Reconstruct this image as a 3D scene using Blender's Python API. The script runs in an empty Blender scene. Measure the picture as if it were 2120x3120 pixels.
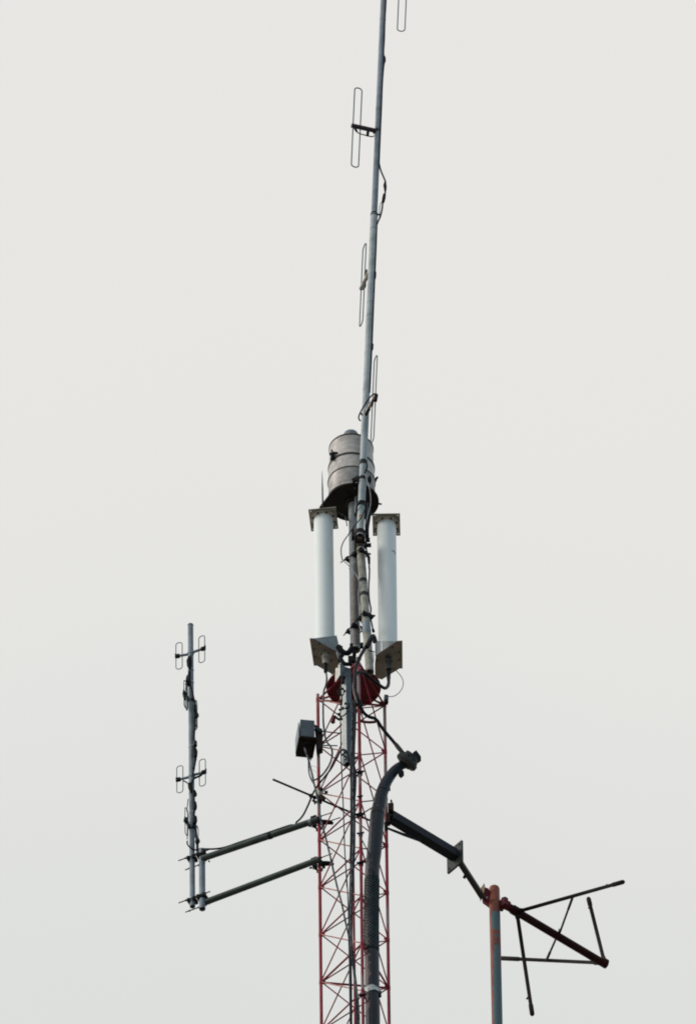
import bpy, math, random
from mathutils import Vector, Matrix
from mathutils.geometry import delaunay_2d_cdt
random.seed(7)
SC = bpy.context.scene
COL = SC.collection

# ------------------------------------------------------------------ camera
DIST, PITCH, ROLL, FPX = 143.25, math.radians(46.3), 0.0126, 69333.0
cp, sp = math.cos(PITCH), math.sin(PITCH)
CAM = Vector((0.0, -DIST*cp, 1.7))
FWD = Vector((0, cp, sp)); R0 = Vector((1, 0, 0)); U0 = Vector((0, -sp, cp))
ca, sa = math.cos(ROLL), math.sin(ROLL)
RGT = R0*ca - U0*sa
UPV = R0*sa + U0*ca
cam = bpy.data.cameras.new('camera')
co = bpy.data.objects.new('camera', cam); COL.objects.link(co); SC.camera = co
cam.sensor_fit = 'VERTICAL'; cam.sensor_height = 36.0; cam.sensor_width = 24.46
cam.lens = FPX/3120.0*36.0
cam.clip_start = 1.0; cam.clip_end = 40000
B = -FWD
co.matrix_world = Matrix(((RGT.x, UPV.x, B.x, CAM.x), (RGT.y, UPV.y, B.y, CAM.y), (RGT.z, UPV.z, B.z, CAM.z), (0, 0, 0, 1)))

# ------------------------------------------------------------------ light
SUN_AZ, SUN_EL = math.radians(-101), math.radians(27)     # azimuth from +Y towards +X
sundir = Vector((math.sin(SUN_AZ)*math.cos(SUN_EL), math.cos(SUN_AZ)*math.cos(SUN_EL), math.sin(SUN_EL)))
sl = bpy.data.lights.new('sun', 'SUN'); sl.energy = 1.4; sl.angle = math.radians(20); sl.color = (1.0, .95, .87)
so = bpy.data.objects.new('sun', sl); COL.objects.link(so)
so.rotation_euler = (-sundir).to_track_quat('-Z', 'Y').to_euler()
W = bpy.data.worlds.new('World'); SC.world = W; W.use_nodes = True
nt = W.node_tree; N = nt.nodes; Lk = nt.links; N.clear()
def nd(tree, t, **kw):
    n = tree.nodes.new(t)
    for k, v in kw.items(): setattr(n, k, v)
    return n
wo = nd(nt, 'ShaderNodeOutputWorld'); bg = nd(nt, 'ShaderNodeBackground'); bg.inputs[1].default_value = 1.0
sky = nd(nt, 'ShaderNodeTexSky', sky_type='NISHITA'); sky.sun_disc = False
sky.sun_elevation = SUN_EL; sky.sun_rotation = SUN_AZ; sky.dust_density = 6; sky.air_density = 1.5
sks = nd(nt, 'ShaderNodeVectorMath', operation='SCALE'); sks.inputs[3].default_value = 0.07
tc = nd(nt, 'ShaderNodeTexCoord')
dot = nd(nt, 'ShaderNodeVectorMath', operation='DOT_PRODUCT')
bd = (FWD + sundir*0.9).normalized(); dot.inputs[1].default_value = bd
mr = nd(nt, 'ShaderNodeMapRange', interpolation_type='SMOOTHSTEP'); mr.inputs[1].default_value = -0.5; mr.inputs[2].default_value = 0.72
veil = nd(nt, 'ShaderNodeMix', data_type='RGBA')
veil.inputs[6].default_value = (.30, .50, .66, 1); veil.inputs[7].default_value = (.866, .853, .824, 1)
sep = nd(nt, 'ShaderNodeSeparateXYZ')
mz = nd(nt, 'ShaderNodeMapRange', interpolation_type='SMOOTHSTEP'); mz.inputs[1].default_value = .701; mz.inputs[2].default_value = .727
cn = nd(nt, 'ShaderNodeTexNoise'); cn.inputs['Scale'].default_value = 26; cn.inputs['Detail'].default_value = 2
add = nd(nt, 'ShaderNodeMath', operation='MULTIPLY_ADD'); add.inputs[1].default_value = .016; 
low = nd(nt, 'ShaderNodeMix', data_type='RGBA'); low.blend_type = 'MULTIPLY'; low.inputs[0].default_value = 1
lowc = nd(nt, 'ShaderNodeMix', data_type='RGBA'); lowc.inputs[6].default_value = (.90, .93, .935, 1); lowc.inputs[7].default_value = (1, 1, 1, 1)
mx = nd(nt, 'ShaderNodeMix', data_type='RGBA'); mx.inputs[0].default_value = 0.92
Lk.new(tc.outputs['Generated'], dot.inputs[0]); Lk.new(dot.outputs['Value'], mr.inputs[0]); Lk.new(mr.outputs[0], veil.inputs[0])
Lk.new(tc.outputs['Generated'], sep.inputs[0]); Lk.new(tc.outputs['Generated'], cn.inputs['Vector'])
Lk.new(cn.outputs[0], add.inputs[0]); Lk.new(sep.outputs['Z'], add.inputs[2]); Lk.new(add.outputs[0], mz.inputs[0])
mz.inputs[1].default_value = .709; mz.inputs[2].default_value = .737
Lk.new(mz.outputs[0], lowc.inputs[0]); Lk.new(veil.outputs[2], low.inputs[6]); Lk.new(lowc.outputs[2], low.inputs[7])
Lk.new(sky.outputs[0], sks.inputs[0]); Lk.new(sks.outputs[0], mx.inputs[6]); Lk.new(low.outputs[2], mx.inputs[7])
# milky glow round the veiled sun
gd = nd(nt, 'ShaderNodeVectorMath', operation='DOT_PRODUCT'); gd.inputs[1].default_value = sundir
gm = nd(nt, 'ShaderNodeMapRange', interpolation_type='SMOOTHSTEP'); gm.inputs[1].default_value = .36; gm.inputs[2].default_value = 1.0
gs = nd(nt, 'ShaderNodeVectorMath', operation='SCALE'); gs.inputs[0].default_value = (.50, .47, .42)
ga = nd(nt, 'ShaderNodeVectorMath', operation='ADD')
Lk.new(tc.outputs['Generated'], gd.inputs[0]); Lk.new(gd.outputs['Value'], gm.inputs[0]); Lk.new(gm.outputs[0], gs.inputs[3])
Lk.new(mx.outputs[2], ga.inputs[0]); Lk.new(gs.outputs[0], ga.inputs[1]); Lk.new(ga.outputs[0], bg.inputs[0]); Lk.new(bg.outputs[0], wo.inputs[0])
SC.view_settings.view_transform = 'Standard'; SC.view_settings.look = 'None'
SC.view_settings.exposure = 0.0; SC.view_settings.gamma = 1.0

# ------------------------------------------------------------------ survey helpers
S = 484.0                      # photo pixels per metre at the tower
px = 1.0/S
CR = {0: (0, 0, 1), 1: (1000, 0, 5.263), 2: (1000, 440, 5.263), 3: (1000, 880, 5.263), 4: (920, 1260, 4.644), 5: (900, 1740, 4.386),
      6: (820, 2200, 3.29), 7: (900, 2620, 3.9475), 8: (500, 1860, 4.84), 9: (500, 2280, 4.47), 10: (600, 2440, 3.76),
      11: (1160, 2400, 3.9475), 12: (1440, 2640, 3.29), 13: (920, 1900, 4.934), 14: (880, 2160, 7.26), 15: (1060, 2160, 6.579),
      16: (1000, 1560, 5.81), 21: (1000, 1480, 8.772), 22: (980, 1900, 9.683), 23: (980, 2080, 7.745), 24: (900, 2400, 6.579), 25: (530, 2560, 9.683)}
def ray(k, x, y):
    ox, oy, s = CR[k]
    u = (ox + x/s - 1060.0)/FPX; v = -(oy + y/s - 1560.0)/FPX
    return FWD + RGT*u + UPV*v
def A(k, x, y, Y=0.0):         # point of the measured sight line at distance Y behind the tower axis
    d = ray(k, x, y); return CAM + d*((Y - CAM.y)/d.y)
def AZ(k, x, y, z):            # the same at a known height
    d = ray(k, x, y); return CAM + d*((z - CAM.z)/d.z)
def lerp(a, b, t): return a + (b - a)*t
ZUP = Vector((0, 0, 1))

# ------------------------------------------------------------------ materials
def mat(name, c1, c2=None, scale=25, lo=.42, hi=.62, rough=.5, metal=0.0, bump=0.0, stretch=(1, 1, 1), detail=4, extra=None, spec=.22, fine=(.82, 1.14)):
    m = bpy.data.materials.new(name); m.use_nodes = True; t = m.node_tree; b = t.nodes['Principled BSDF']
    b.inputs['Roughness'].default_value = rough; b.inputs['Metallic'].default_value = metal
    b.inputs['Specular IOR Level'].default_value = spec
    tcn = nd(t, 'ShaderNodeTexCoord'); mp = nd(t, 'ShaderNodeMapping'); mp.inputs['Scale'].default_value = stretch
    t.links.new(tcn.outputs['Object'], mp.inputs[0])
    no = nd(t, 'ShaderNodeTexNoise'); no.inputs['Scale'].default_value = scale; no.inputs['Detail'].default_value = detail
    t.links.new(mp.outputs[0], no.inputs['Vector'])
    r = nd(t, 'ShaderNodeMapRange'); r.inputs[1].default_value = lo; r.inputs[2].default_value = hi
    t.links.new(no.outputs[0], r.inputs[0])
    mixn = nd(t, 'ShaderNodeMix', data_type='RGBA')
    c2 = c2 or tuple(c*.75 for c in c1)
    mixn.inputs[6].default_value = (*c1, 1); mixn.inputs[7].default_value = (*c2, 1)
    t.links.new(r.outputs[0], mixn.inputs[0]); out = mixn.outputs[2]
    # fine mottling on everything
    n2 = nd(t, 'ShaderNodeTexNoise'); n2.inputs['Scale'].default_value = scale*5; n2.inputs['Detail'].default_value = 3
    t.links.new(tcn.outputs['Object'], n2.inputs['Vector'])
    r2 = nd(t, 'ShaderNodeMapRange'); r2.inputs[1].default_value = .3; r2.inputs[2].default_value = .7; r2.inputs[3].default_value = fine[0]; r2.inputs[4].default_value = fine[1]
    t.links.new(n2.outputs[0], r2.inputs[0])
    mu = nd(t, 'ShaderNodeMix', data_type='RGBA'); mu.blend_type = 'MULTIPLY'; mu.inputs[0].default_value = 1
    t.links.new(out, mu.inputs[6]); t.links.new(r2.outputs[0], mu.inputs[7]); out = mu.outputs[2]
    if extra: out = extra(t, tcn, out)
    t.links.new(out, b.inputs['Base Color'])
    if bump:
        bp = nd(t, 'ShaderNodeBump'); bp.inputs['Strength'].default_value = bump; bp.inputs['Distance'].default_value = .004
        t.links.new(no.outputs[0], bp.inputs['Height']); t.links.new(bp.outputs[0], b.inputs['Normal'])
    return m
def mask_layer(colour, tests, noise=40, soft=.004, amp=.02, strength=1.0):
    # a patch of another colour lying where every test (axis, lo, hi) in object space holds, with a ragged edge
    def f(t, tcn, base):
        sx = nd(t, 'ShaderNodeSeparateXYZ'); t.links.new(tcn.outputs['Object'], sx.inputs[0])
        nn = nd(t, 'ShaderNodeTexNoise'); nn.inputs['Scale'].default_value = noise; nn.inputs['Detail'].default_value = 4
        t.links.new(tcn.outputs['Object'], nn.inputs['Vector'])
        off = nd(t, 'ShaderNodeMath', operation='MULTIPLY_ADD'); off.inputs[1].default_value = amp; off.inputs[2].default_value = -amp/2
        t.links.new(nn.outputs[0], off.inputs[0])
        tot = None
        for ax, lo, hi in tests:
            ad = nd(t, 'ShaderNodeMath', operation='ADD'); t.links.new(sx.outputs[ax], ad.inputs[0]); t.links.new(off.outputs[0], ad.inputs[1])
            for v, up in ((lo, True), (hi, False)):
                if v is None: continue
                mrr = nd(t, 'ShaderNodeMapRange')
                mrr.inputs[1].default_value = v - soft; mrr.inputs[2].default_value = v + soft
                mrr.inputs[3].default_value = 0 if up else 1; mrr.inputs[4].default_value = 1 if up else 0
                t.links.new(ad.outputs[0], mrr.inputs[0])
                if tot is None: tot = mrr.outputs[0]
                else:
                    mm = nd(t, 'ShaderNodeMath', operation='MULTIPLY'); t.links.new(tot, mm.inputs[0]); t.links.new(mrr.outputs[0], mm.inputs[1]); tot = mm.outputs[0]
        ms = nd(t, 'ShaderNodeMath', operation='MULTIPLY'); ms.inputs[1].default_value = strength; t.links.new(tot, ms.inputs[0])
        mxx = nd(t, 'ShaderNodeMix', data_type='RGBA'); t.links.new(ms.outputs[0], mxx.inputs[0])
        t.links.new(base, mxx.inputs[6]); mxx.inputs[7].default_value = (*colour, 1)
        return mxx.outputs[2]
    return f
def chain(*fs):
    def f(t, tcn, base):
        for g in fs: base = g(t, tcn, base)
        return base
    return f
M = dict(
 galv=mat('galvanised_steel', (.21, .25, .295), (.15, .185, .22), 9, rough=.55, metal=.15, fine=(.93, 1.05)),
 galv_light=mat('galvanised_light', (.42, .44, .45), (.28, .31, .33), 22, rough=.5, metal=.15),
 galv_warm=mat('galvanised_weathered', (.34, .33, .29), (.22, .22, .20), 30, rough=.65),
 zinc=mat('zinc_wire', (.06, .13, .135), (.045, .09, .095), 60, rough=.6, spec=.2),
 steel=mat('dark_steel', (.014, .016, .020), (.009, .010, .013), 40, rough=.65, spec=.08),
 rusty=mat('rusty_steel', (.026, .021, .020), (.065, .034, .024), 60, .5, .7, rough=.8, spec=.15),
 boom=mat('bare_aluminium', (.50, .46, .42), (.30, .27, .25), 40, rough=.45, metal=.2),
 darkboom=mat('dark_boom', (.06, .045, .06), (.04, .035, .045), 40, rough=.5),
 rubber=mat('black_rubber', (.008, .009, .012), (.013, .015, .019), 50, rough=.6, spec=.08),
 cable=mat('black_cable', (.008, .011, .017), (.018, .022, .030), 30, rough=.5, spec=.10),
 cable_grey=mat('weathered_cable', (.12, .13, .145), (.014, .019, .028), 18, .42, .58, rough=.55, spec=.12),
 cable_pale=mat('pale_cable', (.36, .37, .37), (.22, .23, .24), 30, rough=.5),
 cable_teal=mat('thin_cable', (.020, .050, .058), (.013, .033, .038), 30, rough=.6, spec=.12),
 red=mat('red_paint', (.32, .028, .050), (.20, .020, .032), 12, rough=.5, bump=.1),
 red_leg=mat('red_leg_paint', (.32, .028, .050), (.20, .022, .032), 9, rough=.5),
 red_pale=mat('faded_red_paint', (.52, .26, .24), (.36, .14, .13), 20, rough=.6),
 maroon=mat('red_plate_paint', (.13, .012, .022), (.085, .010, .018), 14, rough=.65, spec=.2),
 tri=mat('pale_metal', (.34, .35, .34), (.28, .29, .28), 20, rough=.6),
 olive=mat('green_arm_paint', (.045, .068, .066), (.028, .042, .043), 10, rough=.5, spec=.3),
 navy=mat('dark_beam_paint', (.014, .018, .030), (.011, .014, .021), 9, rough=.65, spec=.2),
 plate=mat('grey_plate_paint', (.055, .062, .062), (.024, .026, .027), 18, rough=.65, spec=.2),
 dark_el=mat('dark_element_paint', (.020, .012, .015), (.013, .011, .012), 14, rough=.65, spec=.06),
 brown=mat('brown_arm_paint', (.05, .048, .042), (.035, .033, .03), 12, rough=.6, spec=.2),
 maroon_el=mat('maroon_antenna_paint', (.046, .013, .014), (.028, .010, .011), 14, rough=.6, spec=.08),
 white=mat('white_radome', (.75, .80, .81), (.72, .77, .78), 3, rough=.4, stretch=(1, 1, .3), fine=(.98, 1.01)),
 flange=mat('primed_flange', (.27, .262, .23), (.22, .215, .19), 18, rough=.7, spec=.15),
 flange_ring=mat('flange_ring', (.52, .50, .44), (.42, .40, .36), 30, rough=.6),
 flange_face=mat('bracket_face', (.30, .34, .36), (.25, .28, .30), 20, rough=.55),
 bolt=mat('bolt_steel', (.07, .065, .06), (.04, .04, .04), 80, rough=.5),
 brass=mat('brass_connector', (.34, .27, .16), (.20, .16, .11), 40, rough=.4, metal=.5),
 drum=mat('beacon_housing', (.46, .44, .43), (.35, .33, .325), 7, .38, .66, rough=.45, metal=.25, stretch=(1, 1, 5), bump=.08),
 drum_black=mat('beacon_base', (.017, .015, .015), (.026, .022, .019), 16, rough=.8, spec=.15),
 box=mat('box_paint', (.095, .12, .15), (.075, .095, .12), 20, rough=.5),
 boxdark=mat('box_underside', (.016, .013, .014), (.028, .024, .02), 25, rough=.8, spec=.1),
 post_lit=mat('lit_post_side', (.50, .53, .52), (.40, .43, .43), 12, .4, .65, rough=.55, stretch=(1, 1, .4)),  # brightness of the post's lit left face, put into the colour
 tape=mat('black_tape', (.014, .016, .019), (.022, .023, .026), 60, rough=.6, spec=.2),
 bandm=mat('band_steel', (.46, .50, .50), (.25, .28, .30), 40, .45, .6, rough=.45, metal=.3),
 tie=mat('white_tie', (.62, .62, .58), (.45, .45, .42), 60, rough=.6),
 soil=mat('dry_ground', (.21, .185, .15), (.15, .135, .11), .05, rough=.9, detail=8),
)

# ------------------------------------------------------------------ mesh helpers
class MB:
    def __init__(s): s.v = []; s.f = []; s.sm = []
    def addf(s, idx, smooth=False): s.f.append(idx); s.sm.append(smooth)
    def ring(s, c, u, w, r, n, ph=0):
        i = len(s.v)
        for a in range(n):
            t = 2*math.pi*a/n + ph
            s.v.append(c + u*(r*math.cos(t)) + w*(r*math.sin(t)))
        return list(range(i, i+n))
    def tube(s, pts, r, n=12, caps=True, smooth=True, closed=False, round_ends=False):
        pts = [Vector(p) for p in pts]; m = len(pts)
        rs = list(r) if isinstance(r, (list, tuple)) else [r]*m
        if round_ends:
            d0 = (pts[0]-pts[1]).normalized(); d1 = (pts[-1]-pts[-2]).normalized()
            a, b = rs[0], rs[-1]
            pts = [pts[0]+d0*a, pts[0]+d0*a*.7] + pts + [pts[-1]+d1*b*.7, pts[-1]+d1*b]
            rs = [a*.25, a*.72] + rs + [b*.72, b*.25]; m += 4
        tan = []
        for i in range(m):
            if closed: t = pts[(i+1) % m] - pts[i-1]
            elif i == 0: t = pts[1]-pts[0]
            elif i == m-1: t = pts[-1]-pts[-2]
            else: t = (pts[i+1]-pts[i]).normalized() + (pts[i]-pts[i-1]).normalized()
            tan.append(t.normalized())
        u = tan[0].orthogonal().normalized(); rings = []
        for i in range(m):
            u = (u - tan[i]*u.dot(tan[i])).normalized(); w = tan[i].cross(u)
            rings.append(s.ring(pts[i], u, w, rs[i], n))
        for i in range(m if closed else m-1):
            a, b = rings[i], rings[(i+1) % m]
            for j in range(n):
                s.addf((a[j], a[(j+1) % n], b[(j+1) % n], b[j]), smooth)
        if caps and not closed:
            for rg, rev in ((rings[0], True), (rings[-1], False)):
                i = len(s.v); s.v += [s.v[q].copy() for q in rg]; ff = tuple(range(i, i+n))
                s.addf(tuple(reversed(ff)) if rev else ff)
        return s
    def cyl(s, a, b, r, n=16, **k): return s.tube([a, b], r, n, **k)
    def pipe(s, a, b, r, wall=.18, n=24):      # hollow pipe with open ends
        a, b = Vector(a), Vector(b); t = (b-a).normalized(); u = t.orthogonal().normalized(); w = t.cross(u); ri = r*(1-wall)
        o1, o2 = s.ring(a, u, w, r, n), s.ring(b, u, w, r, n); i1, i2 = s.ring(a, u, w, ri, n), s.ring(b, u, w, ri, n)
        e = [s.ring(a, u, w, r, n), s.ring(a, u, w, ri, n), s.ring(b, u, w, r, n), s.ring(b, u, w, ri, n)]
        for j in range(n):
            k = (j+1) % n
            s.addf((o1[j], o1[k], o2[k], o2[j]), True); s.addf((i1[k], i1[j], i2[j], i2[k]), True)
            s.addf((e[0][k], e[0][j], e[1][j], e[1][k])); s.addf((e[2][j], e[2][k], e[3][k], e[3][j]))
        return s
    def box(s, c, ax, ay, az, ch=0.0):
        c = Vector(c); i = len(s.v)
        if ch:   # box chamfered along its four az edges
            lx, ly = ax.length, ay.length; ux, uy = ax/lx, ay/ly
            p = [(-lx+ch, -ly), (lx-ch, -ly), (lx, -ly+ch), (lx, ly-ch), (lx-ch, ly), (-lx+ch, ly), (-lx, ly-ch), (-lx, -ly+ch)]
            for sz in (-1, 1): s.v += [c + ux*a + uy*b + az*sz for a, b in p]
            for j in range(8): k = (j+1) % 8; s.addf((i+j, i+k, i+8+k, i+8+j))
            s.addf(tuple(range(i+7, i-1, -1))); s.addf(tuple(range(i+8, i+16)))
            return s
        for sx in (-1, 1):
            for sy in (-1, 1):
                for sz in (-1, 1): s.v.append(c + ax*sx + ay*sy + az*sz)
        for q in ((0, 1, 3, 2), (4, 6, 7, 5), (0, 4, 5, 1), (2, 3, 7, 6), (0, 2, 6, 4), (1, 5, 7, 3)): s.addf(tuple(i+k for k in q))
        return s
    def prism(s, poly, off):
        n = len(poly); i = len(s.v); s.v += [Vector(p) for p in poly] + [Vector(p)+off for p in poly]
        s.addf(tuple(range(i+n-1, i-1, -1))); s.addf(tuple(range(i+n, i+2*n)))
        for j in range(n): k = (j+1) % n; s.addf((i+j, i+k, i+n+k, i+n+j))
        return s
    def lathe(s, base, prof, n=40, axis=ZUP, smooth=True, cap=True):
        base = Vector(base); u = axis.orthogonal().normalized(); w = axis.cross(u)
        rg = [s.ring(base+axis*z, u, w, max(r, 1e-4), n) for r, z in prof]
        for a, b in zip(rg, rg[1:]):
            for j in range(n): k = (j+1) % n; s.addf((a[j], a[k], b[k], b[j]), smooth)
        if cap:
            for r_, rev in ((rg[0], True), (rg[-1], False)):
                i = len(s.v); s.v += [s.v[q].copy() for q in r_]; ff = tuple(range(i, i+n)); s.addf(tuple(reversed(ff)) if rev else ff)
        return s
    def plate(s, outer, holes, thick):    # horizontal plate with real holes
        z = outer[0].z; loops = [[(p.x-outer[0].x, p.y-outer[0].y) for p in L] for L in [outer]+holes]
        vs, ed = [], []
        for L in loops:
            b = len(vs); vs += [Vector(p) for p in L]; ed += [(b+i, b+(i+1) % len(L)) for i in range(len(L))]
        ov, oe, of, *_ = delaunay_2d_cdt(vs, ed, [], 2, 1e-7)
        def inside(p, L):
            c = False
            for (x1, y1), (x2, y2) in zip(L, L[1:]+L[:1]):
                if (y1 > p[1]) != (y2 > p[1]) and p[0] < (x2-x1)*(p[1]-y1)/(y2-y1)+x1: c = not c
            return c
        i = len(s.v); m = len(ov)
        for dz in (0, thick): s.v += [Vector((p.x+outer[0].x, p.y+outer[0].y, z+dz)) for p in ov]
        for f in of:
            cx = sum(ov[q].x for q in f)/len(f); cy = sum(ov[q].y for q in f)/len(f)
            if not inside((cx, cy), loops[0]) or any(inside((cx, cy), h) for h in loops[1:]): continue
            s.addf(tuple(i+q for q in reversed(f))); s.addf(tuple(i+m+q for q in f))
        for L in loops:
            b = len(s.v)
            for dz in (0, thick): s.v += [Vector((p[0]+outer[0].x, p[1]+outer[0].y, z+dz)) for p in L]
            n = len(L)
            for j in range(n): k = (j+1) % n; s.addf((b+j, b+k, b+n+k, b+n+j))
        return s
ORIG = {}
def tag(o, label=None, cat=None, group=None, kind=None):
    for k, v in (('label', label), ('category', cat), ('group', group), ('kind', kind)):
        if v: o[k] = v
    return o
def thing(name, loc, label, cat, group=None):
    o = bpy.data.objects.new(name, None); o.empty_display_size = .05; COL.objects.link(o); o.location = loc
    ORIG[o.name] = Vector(loc); tag(o, label, cat, group); return o
WHOLE = {'wire_mesh_grip', 'lower_bracing', 'grip_eye', 'square_tube', 'pipe', 'lower_mast', 'mast', 'post', 'top_flange'}
def islands(mb):
    key = {}; par = list(range(len(mb.v)))
    def find(i):
        while par[i] != i: par[i] = par[par[i]]; i = par[i]
        return i
    for i, v in enumerate(mb.v):
        k = (round(v.x, 5), round(v.y, 5), round(v.z, 5))
        if k in key: par[find(i)] = find(key[k])
        else: key[k] = i
    for f in mb.f:
        for q in f[1:]: par[find(q)] = find(f[0])
    g = {}
    for i in range(len(mb.v)): g.setdefault(find(i), []).append(i)
    bx = [[set([r]), [min(mb.v[i][a] for i in L)-.0015 for a in range(3)], [max(mb.v[i][a] for i in L)+.0015 for a in range(3)]] for r, L in g.items()]
    ch = True
    while ch:
        ch = False
        for i in range(len(bx)):
            for j in range(i+1, len(bx)):
                if all(bx[i][1][a] <= bx[j][2][a] and bx[j][1][a] <= bx[i][2][a] for a in range(3)):
                    A_, B_ = bx[i], bx.pop(j); A_[0] |= B_[0]
                    A_[1] = [min(p, q) for p, q in zip(A_[1], B_[1])]; A_[2] = [max(p, q) for p, q in zip(A_[2], B_[2])]; ch = True; break
            if ch: break
    if len(bx) < 2: return [mb]
    root = [find(i) for i in range(len(mb.v))]; out = []
    for s_, *_ in bx:
        m2 = MB(); mp = {}
        for f, sm in zip(mb.f, mb.sm):
            if root[f[0]] in s_:
                for q in f:
                    if q not in mp: mp[q] = len(m2.v); m2.v.append(mb.v[q])
                m2.addf(tuple(mp[q] for q in f), sm)
        out.append(m2)
    return sorted(out, key=lambda m_: -len(m_.v))
def build(mb, name, m, parent=None, loc=None, label=None, cat=None, group=None, kind=None):
    if parent is not None and name not in WHOLE and kind is None:
        o = None
        for piece in islands(mb):
            b = build1(piece, name, m, parent, loc, label, cat, group, kind); o = o or b
        return o
    return build1(mb, name, m, parent, loc, label, cat, group, kind)
def build1(mb, name, m, parent=None, loc=None, label=None, cat=None, group=None, kind=None):
    base = ORIG[parent.name] if parent else Vector(loc if loc is not None else mb.v[0])
    me = bpy.data.meshes.new(name); me.from_pydata([v-base for v in mb.v], [], mb.f)
    me.polygons.foreach_set('use_smooth', mb.sm); me.materials.append(M[m] if isinstance(m, str) else m); me.validate(); me.update()
    o = bpy.data.objects.new(name, me); COL.objects.link(o)
    if parent: o.parent = parent
    else: o.location = base
    ORIG[o.name] = base; tag(o, label, cat, group, kind); return o
def spline(p, sub=6):
    p = [Vector(q) for q in p]; q = [p[0]*2-p[1]] + p + [p[-1]*2-p[-2]]; out = []
    for i in range(1, len(q)-2):
        for j in range(sub):
            t = j/sub; a, b, c, d = q[i-1], q[i], q[i+1], q[i+2]
            out.append((b*2 + (c-a)*t + (a*2-b*5+c*4-d)*t*t + (b*3-a-c*3+d)*t*t*t)*.5)
    out.append(p[-1]); return out
def tr(k, pts, Y=0.0):          # measured run: (x, y[, Y])
    return [A(k, p[0], p[1], p[2] if len(p) > 2 else Y) for p in pts]
def nut(mb, c, ax, r=.006, h=.006): mb.tube([c-ax*h/2, c+ax*h/2], r, 6, smooth=False)
def hexbolt(mb, c, ax, r=.006, h=.008): mb.tube([c, c+ax*h], r, 6, smooth=False)

# ------------------------------------------------------------------ ground
g = MB(); g.v = [Vector(p) for p in ((-6000, -6000, 0), (6000, -6000, 0), (6000, 9000, 0), (-6000, 9000, 0))]; g.addf((0, 1, 2, 3))
build(g, 'ground', 'soil', loc=(0, 0, 0), kind='structure')

# ------------------------------------------------------------------ lattice tower
side = .42
LEV = 139.3*px/cp                 # bay height
ctr = A(0, 1084, 2645, 0)         # tower centre line
XC = ctr.x
uLR = Vector((.991, .132, 0)); nC = Vector((.132, -.991, 0))
Lxy = -uLR*side/2 - nC*side*.2887; Rxy = uLR*side/2 - nC*side*.2887; Cxy = nC*side*.5774
off = Vector((XC, 0, 0))
ztop = A(0, 970, 2133, Lxy.y).z
# fit the centre line so that the left leg stands where it is measured
off.x += ((A(0, 976.5, 2683, Lxy.y).x + A(0, 1177, 2703, Rxy.y).x)/2) - (off.x + (Lxy.x+Rxy.x)/2)
LEG = {'L': off+Lxy, 'R': off+Rxy, 'C': off+Cxy}
def node(leg, i): p = LEG[leg]; return Vector((p.x, p.y, ztop - i*LEV))
tower = thing('lattice_tower', (off.x, off.y, 0), 'red triangular lattice tower with cross braced legs and a round plate on top', 'tower')
rl = 5.0*px
legmats = {}
def legmat(nm, zs):
    fs = [mask_layer((.30, .26, .27), [('Z', a, b)], noise=70, soft=.05, amp=.28, strength=.75) for a, b in zs]
    return mat(nm, (.33, .030, .052), (.21, .022, .034), 9, rough=.5, extra=chain(*fs))
for k, nm, zs, ztp in (('L', 'left', [(ztop-.02, ztop+.3), (ztop-.6, ztop-.45)], .05), ('C', 'front', [(ztop-.33, ztop-.1), (ztop-1.1, ztop-.95), (ztop-1.55, ztop-1.4), (ztop-2.95, ztop-2.8)], .02),
                  ('R', 'right', [(ztop-.35, ztop+.2), (ztop-.95, ztop-.5), (ztop-2.0, ztop-1.8), (ztop-3.2, ztop-3.05)], .04)):
    p = LEG[k]
    build(MB().tube([Vector((p.x, p.y, 0)), Vector((p.x, p.y, ztop+ztp))], rl, 14), 'leg', legmat('leg_paint_'+nm, zs), tower)
NV = 15
rb, rh = 2.1*px, 2.7*px
def brace(a, b, r, m, name='diagonal_brace'):
    d = (b-a).normalized(); build(MB().tube([a+d*rl*.8, b-d*rl*.8], r, 8), name, m, tower)
low = MB()
nlast = int(ztop/LEV) - 1
for i in range(nlast):
    for (a, b) in (('L', 'C'), ('C', 'R'), ('L', 'R')):
        o1 = nC*.004 if a == 'L' and b == 'R' else Vector((0, 0, 0))
        p1, p2 = (node(a, i), node(b, i+1)); q1, q2 = (node(a, i+1), node(b, i))
        sh = Vector((.0035, -.0035, 0))
        if i < NV:
            brace(p1+sh, p2+sh, rb, 'red_pale' if (a, b) == ('L', 'C') else 'red'); brace(q1-sh, q2-sh, rb, 'red')
        else: low.tube([p1+sh, p2+sh], rb, 4, caps=False); low.tube([q1-sh, q2-sh], rb, 4, caps=False)
    hor = [('L', 'C')]
    if i in (0, 6): hor += [('C', 'R'), ('L', 'R')]
    for a, b in hor:
        if i < NV: brace(node(a, i), node(b, i), rh if i not in (0, 6) else rh*1.25, 'red', 'horizontal_brace')
        else: low.tube([node(a, i), node(b, i)], rh, 4, caps=False)
build(low, 'lower_bracing', 'red', tower, kind='stuff')
# joint gussets
for i in range(0, 9):
    mbg = MB()
    for k in 'LCR':
        p = node(k, i); inward = (off - LEG[k]); inward.z = 0; inward.normalize()
        mbg.tube([p-ZUP*.014, p+ZUP*.014], rl*1.18, 12)
        mbg.box(p+inward*.018, inward*.012, inward.cross(ZUP)*.0015, ZUP*.010)
    build(mbg, 'joint_collar', 'red', tower)
# round top plate and the tripod over it
tp = MB().lathe(Vector((off.x, off.y, ztop+.004)), [(.168, 0), (.171, .003), (.171, .010), (.05, .012)], 56)
build(tp, 'top_plate', 'maroon', tower)
mbp = MB(); 
for k in 'LR':
    p = node(k, 0); inward = (off-LEG[k]).normalized()
    mbp.box(p+inward*.05+ZUP*.0, inward*.05, inward.cross(ZUP)*.004, ZUP*.006)
build(mbp, 'top_lug', 'red', tower)
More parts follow.
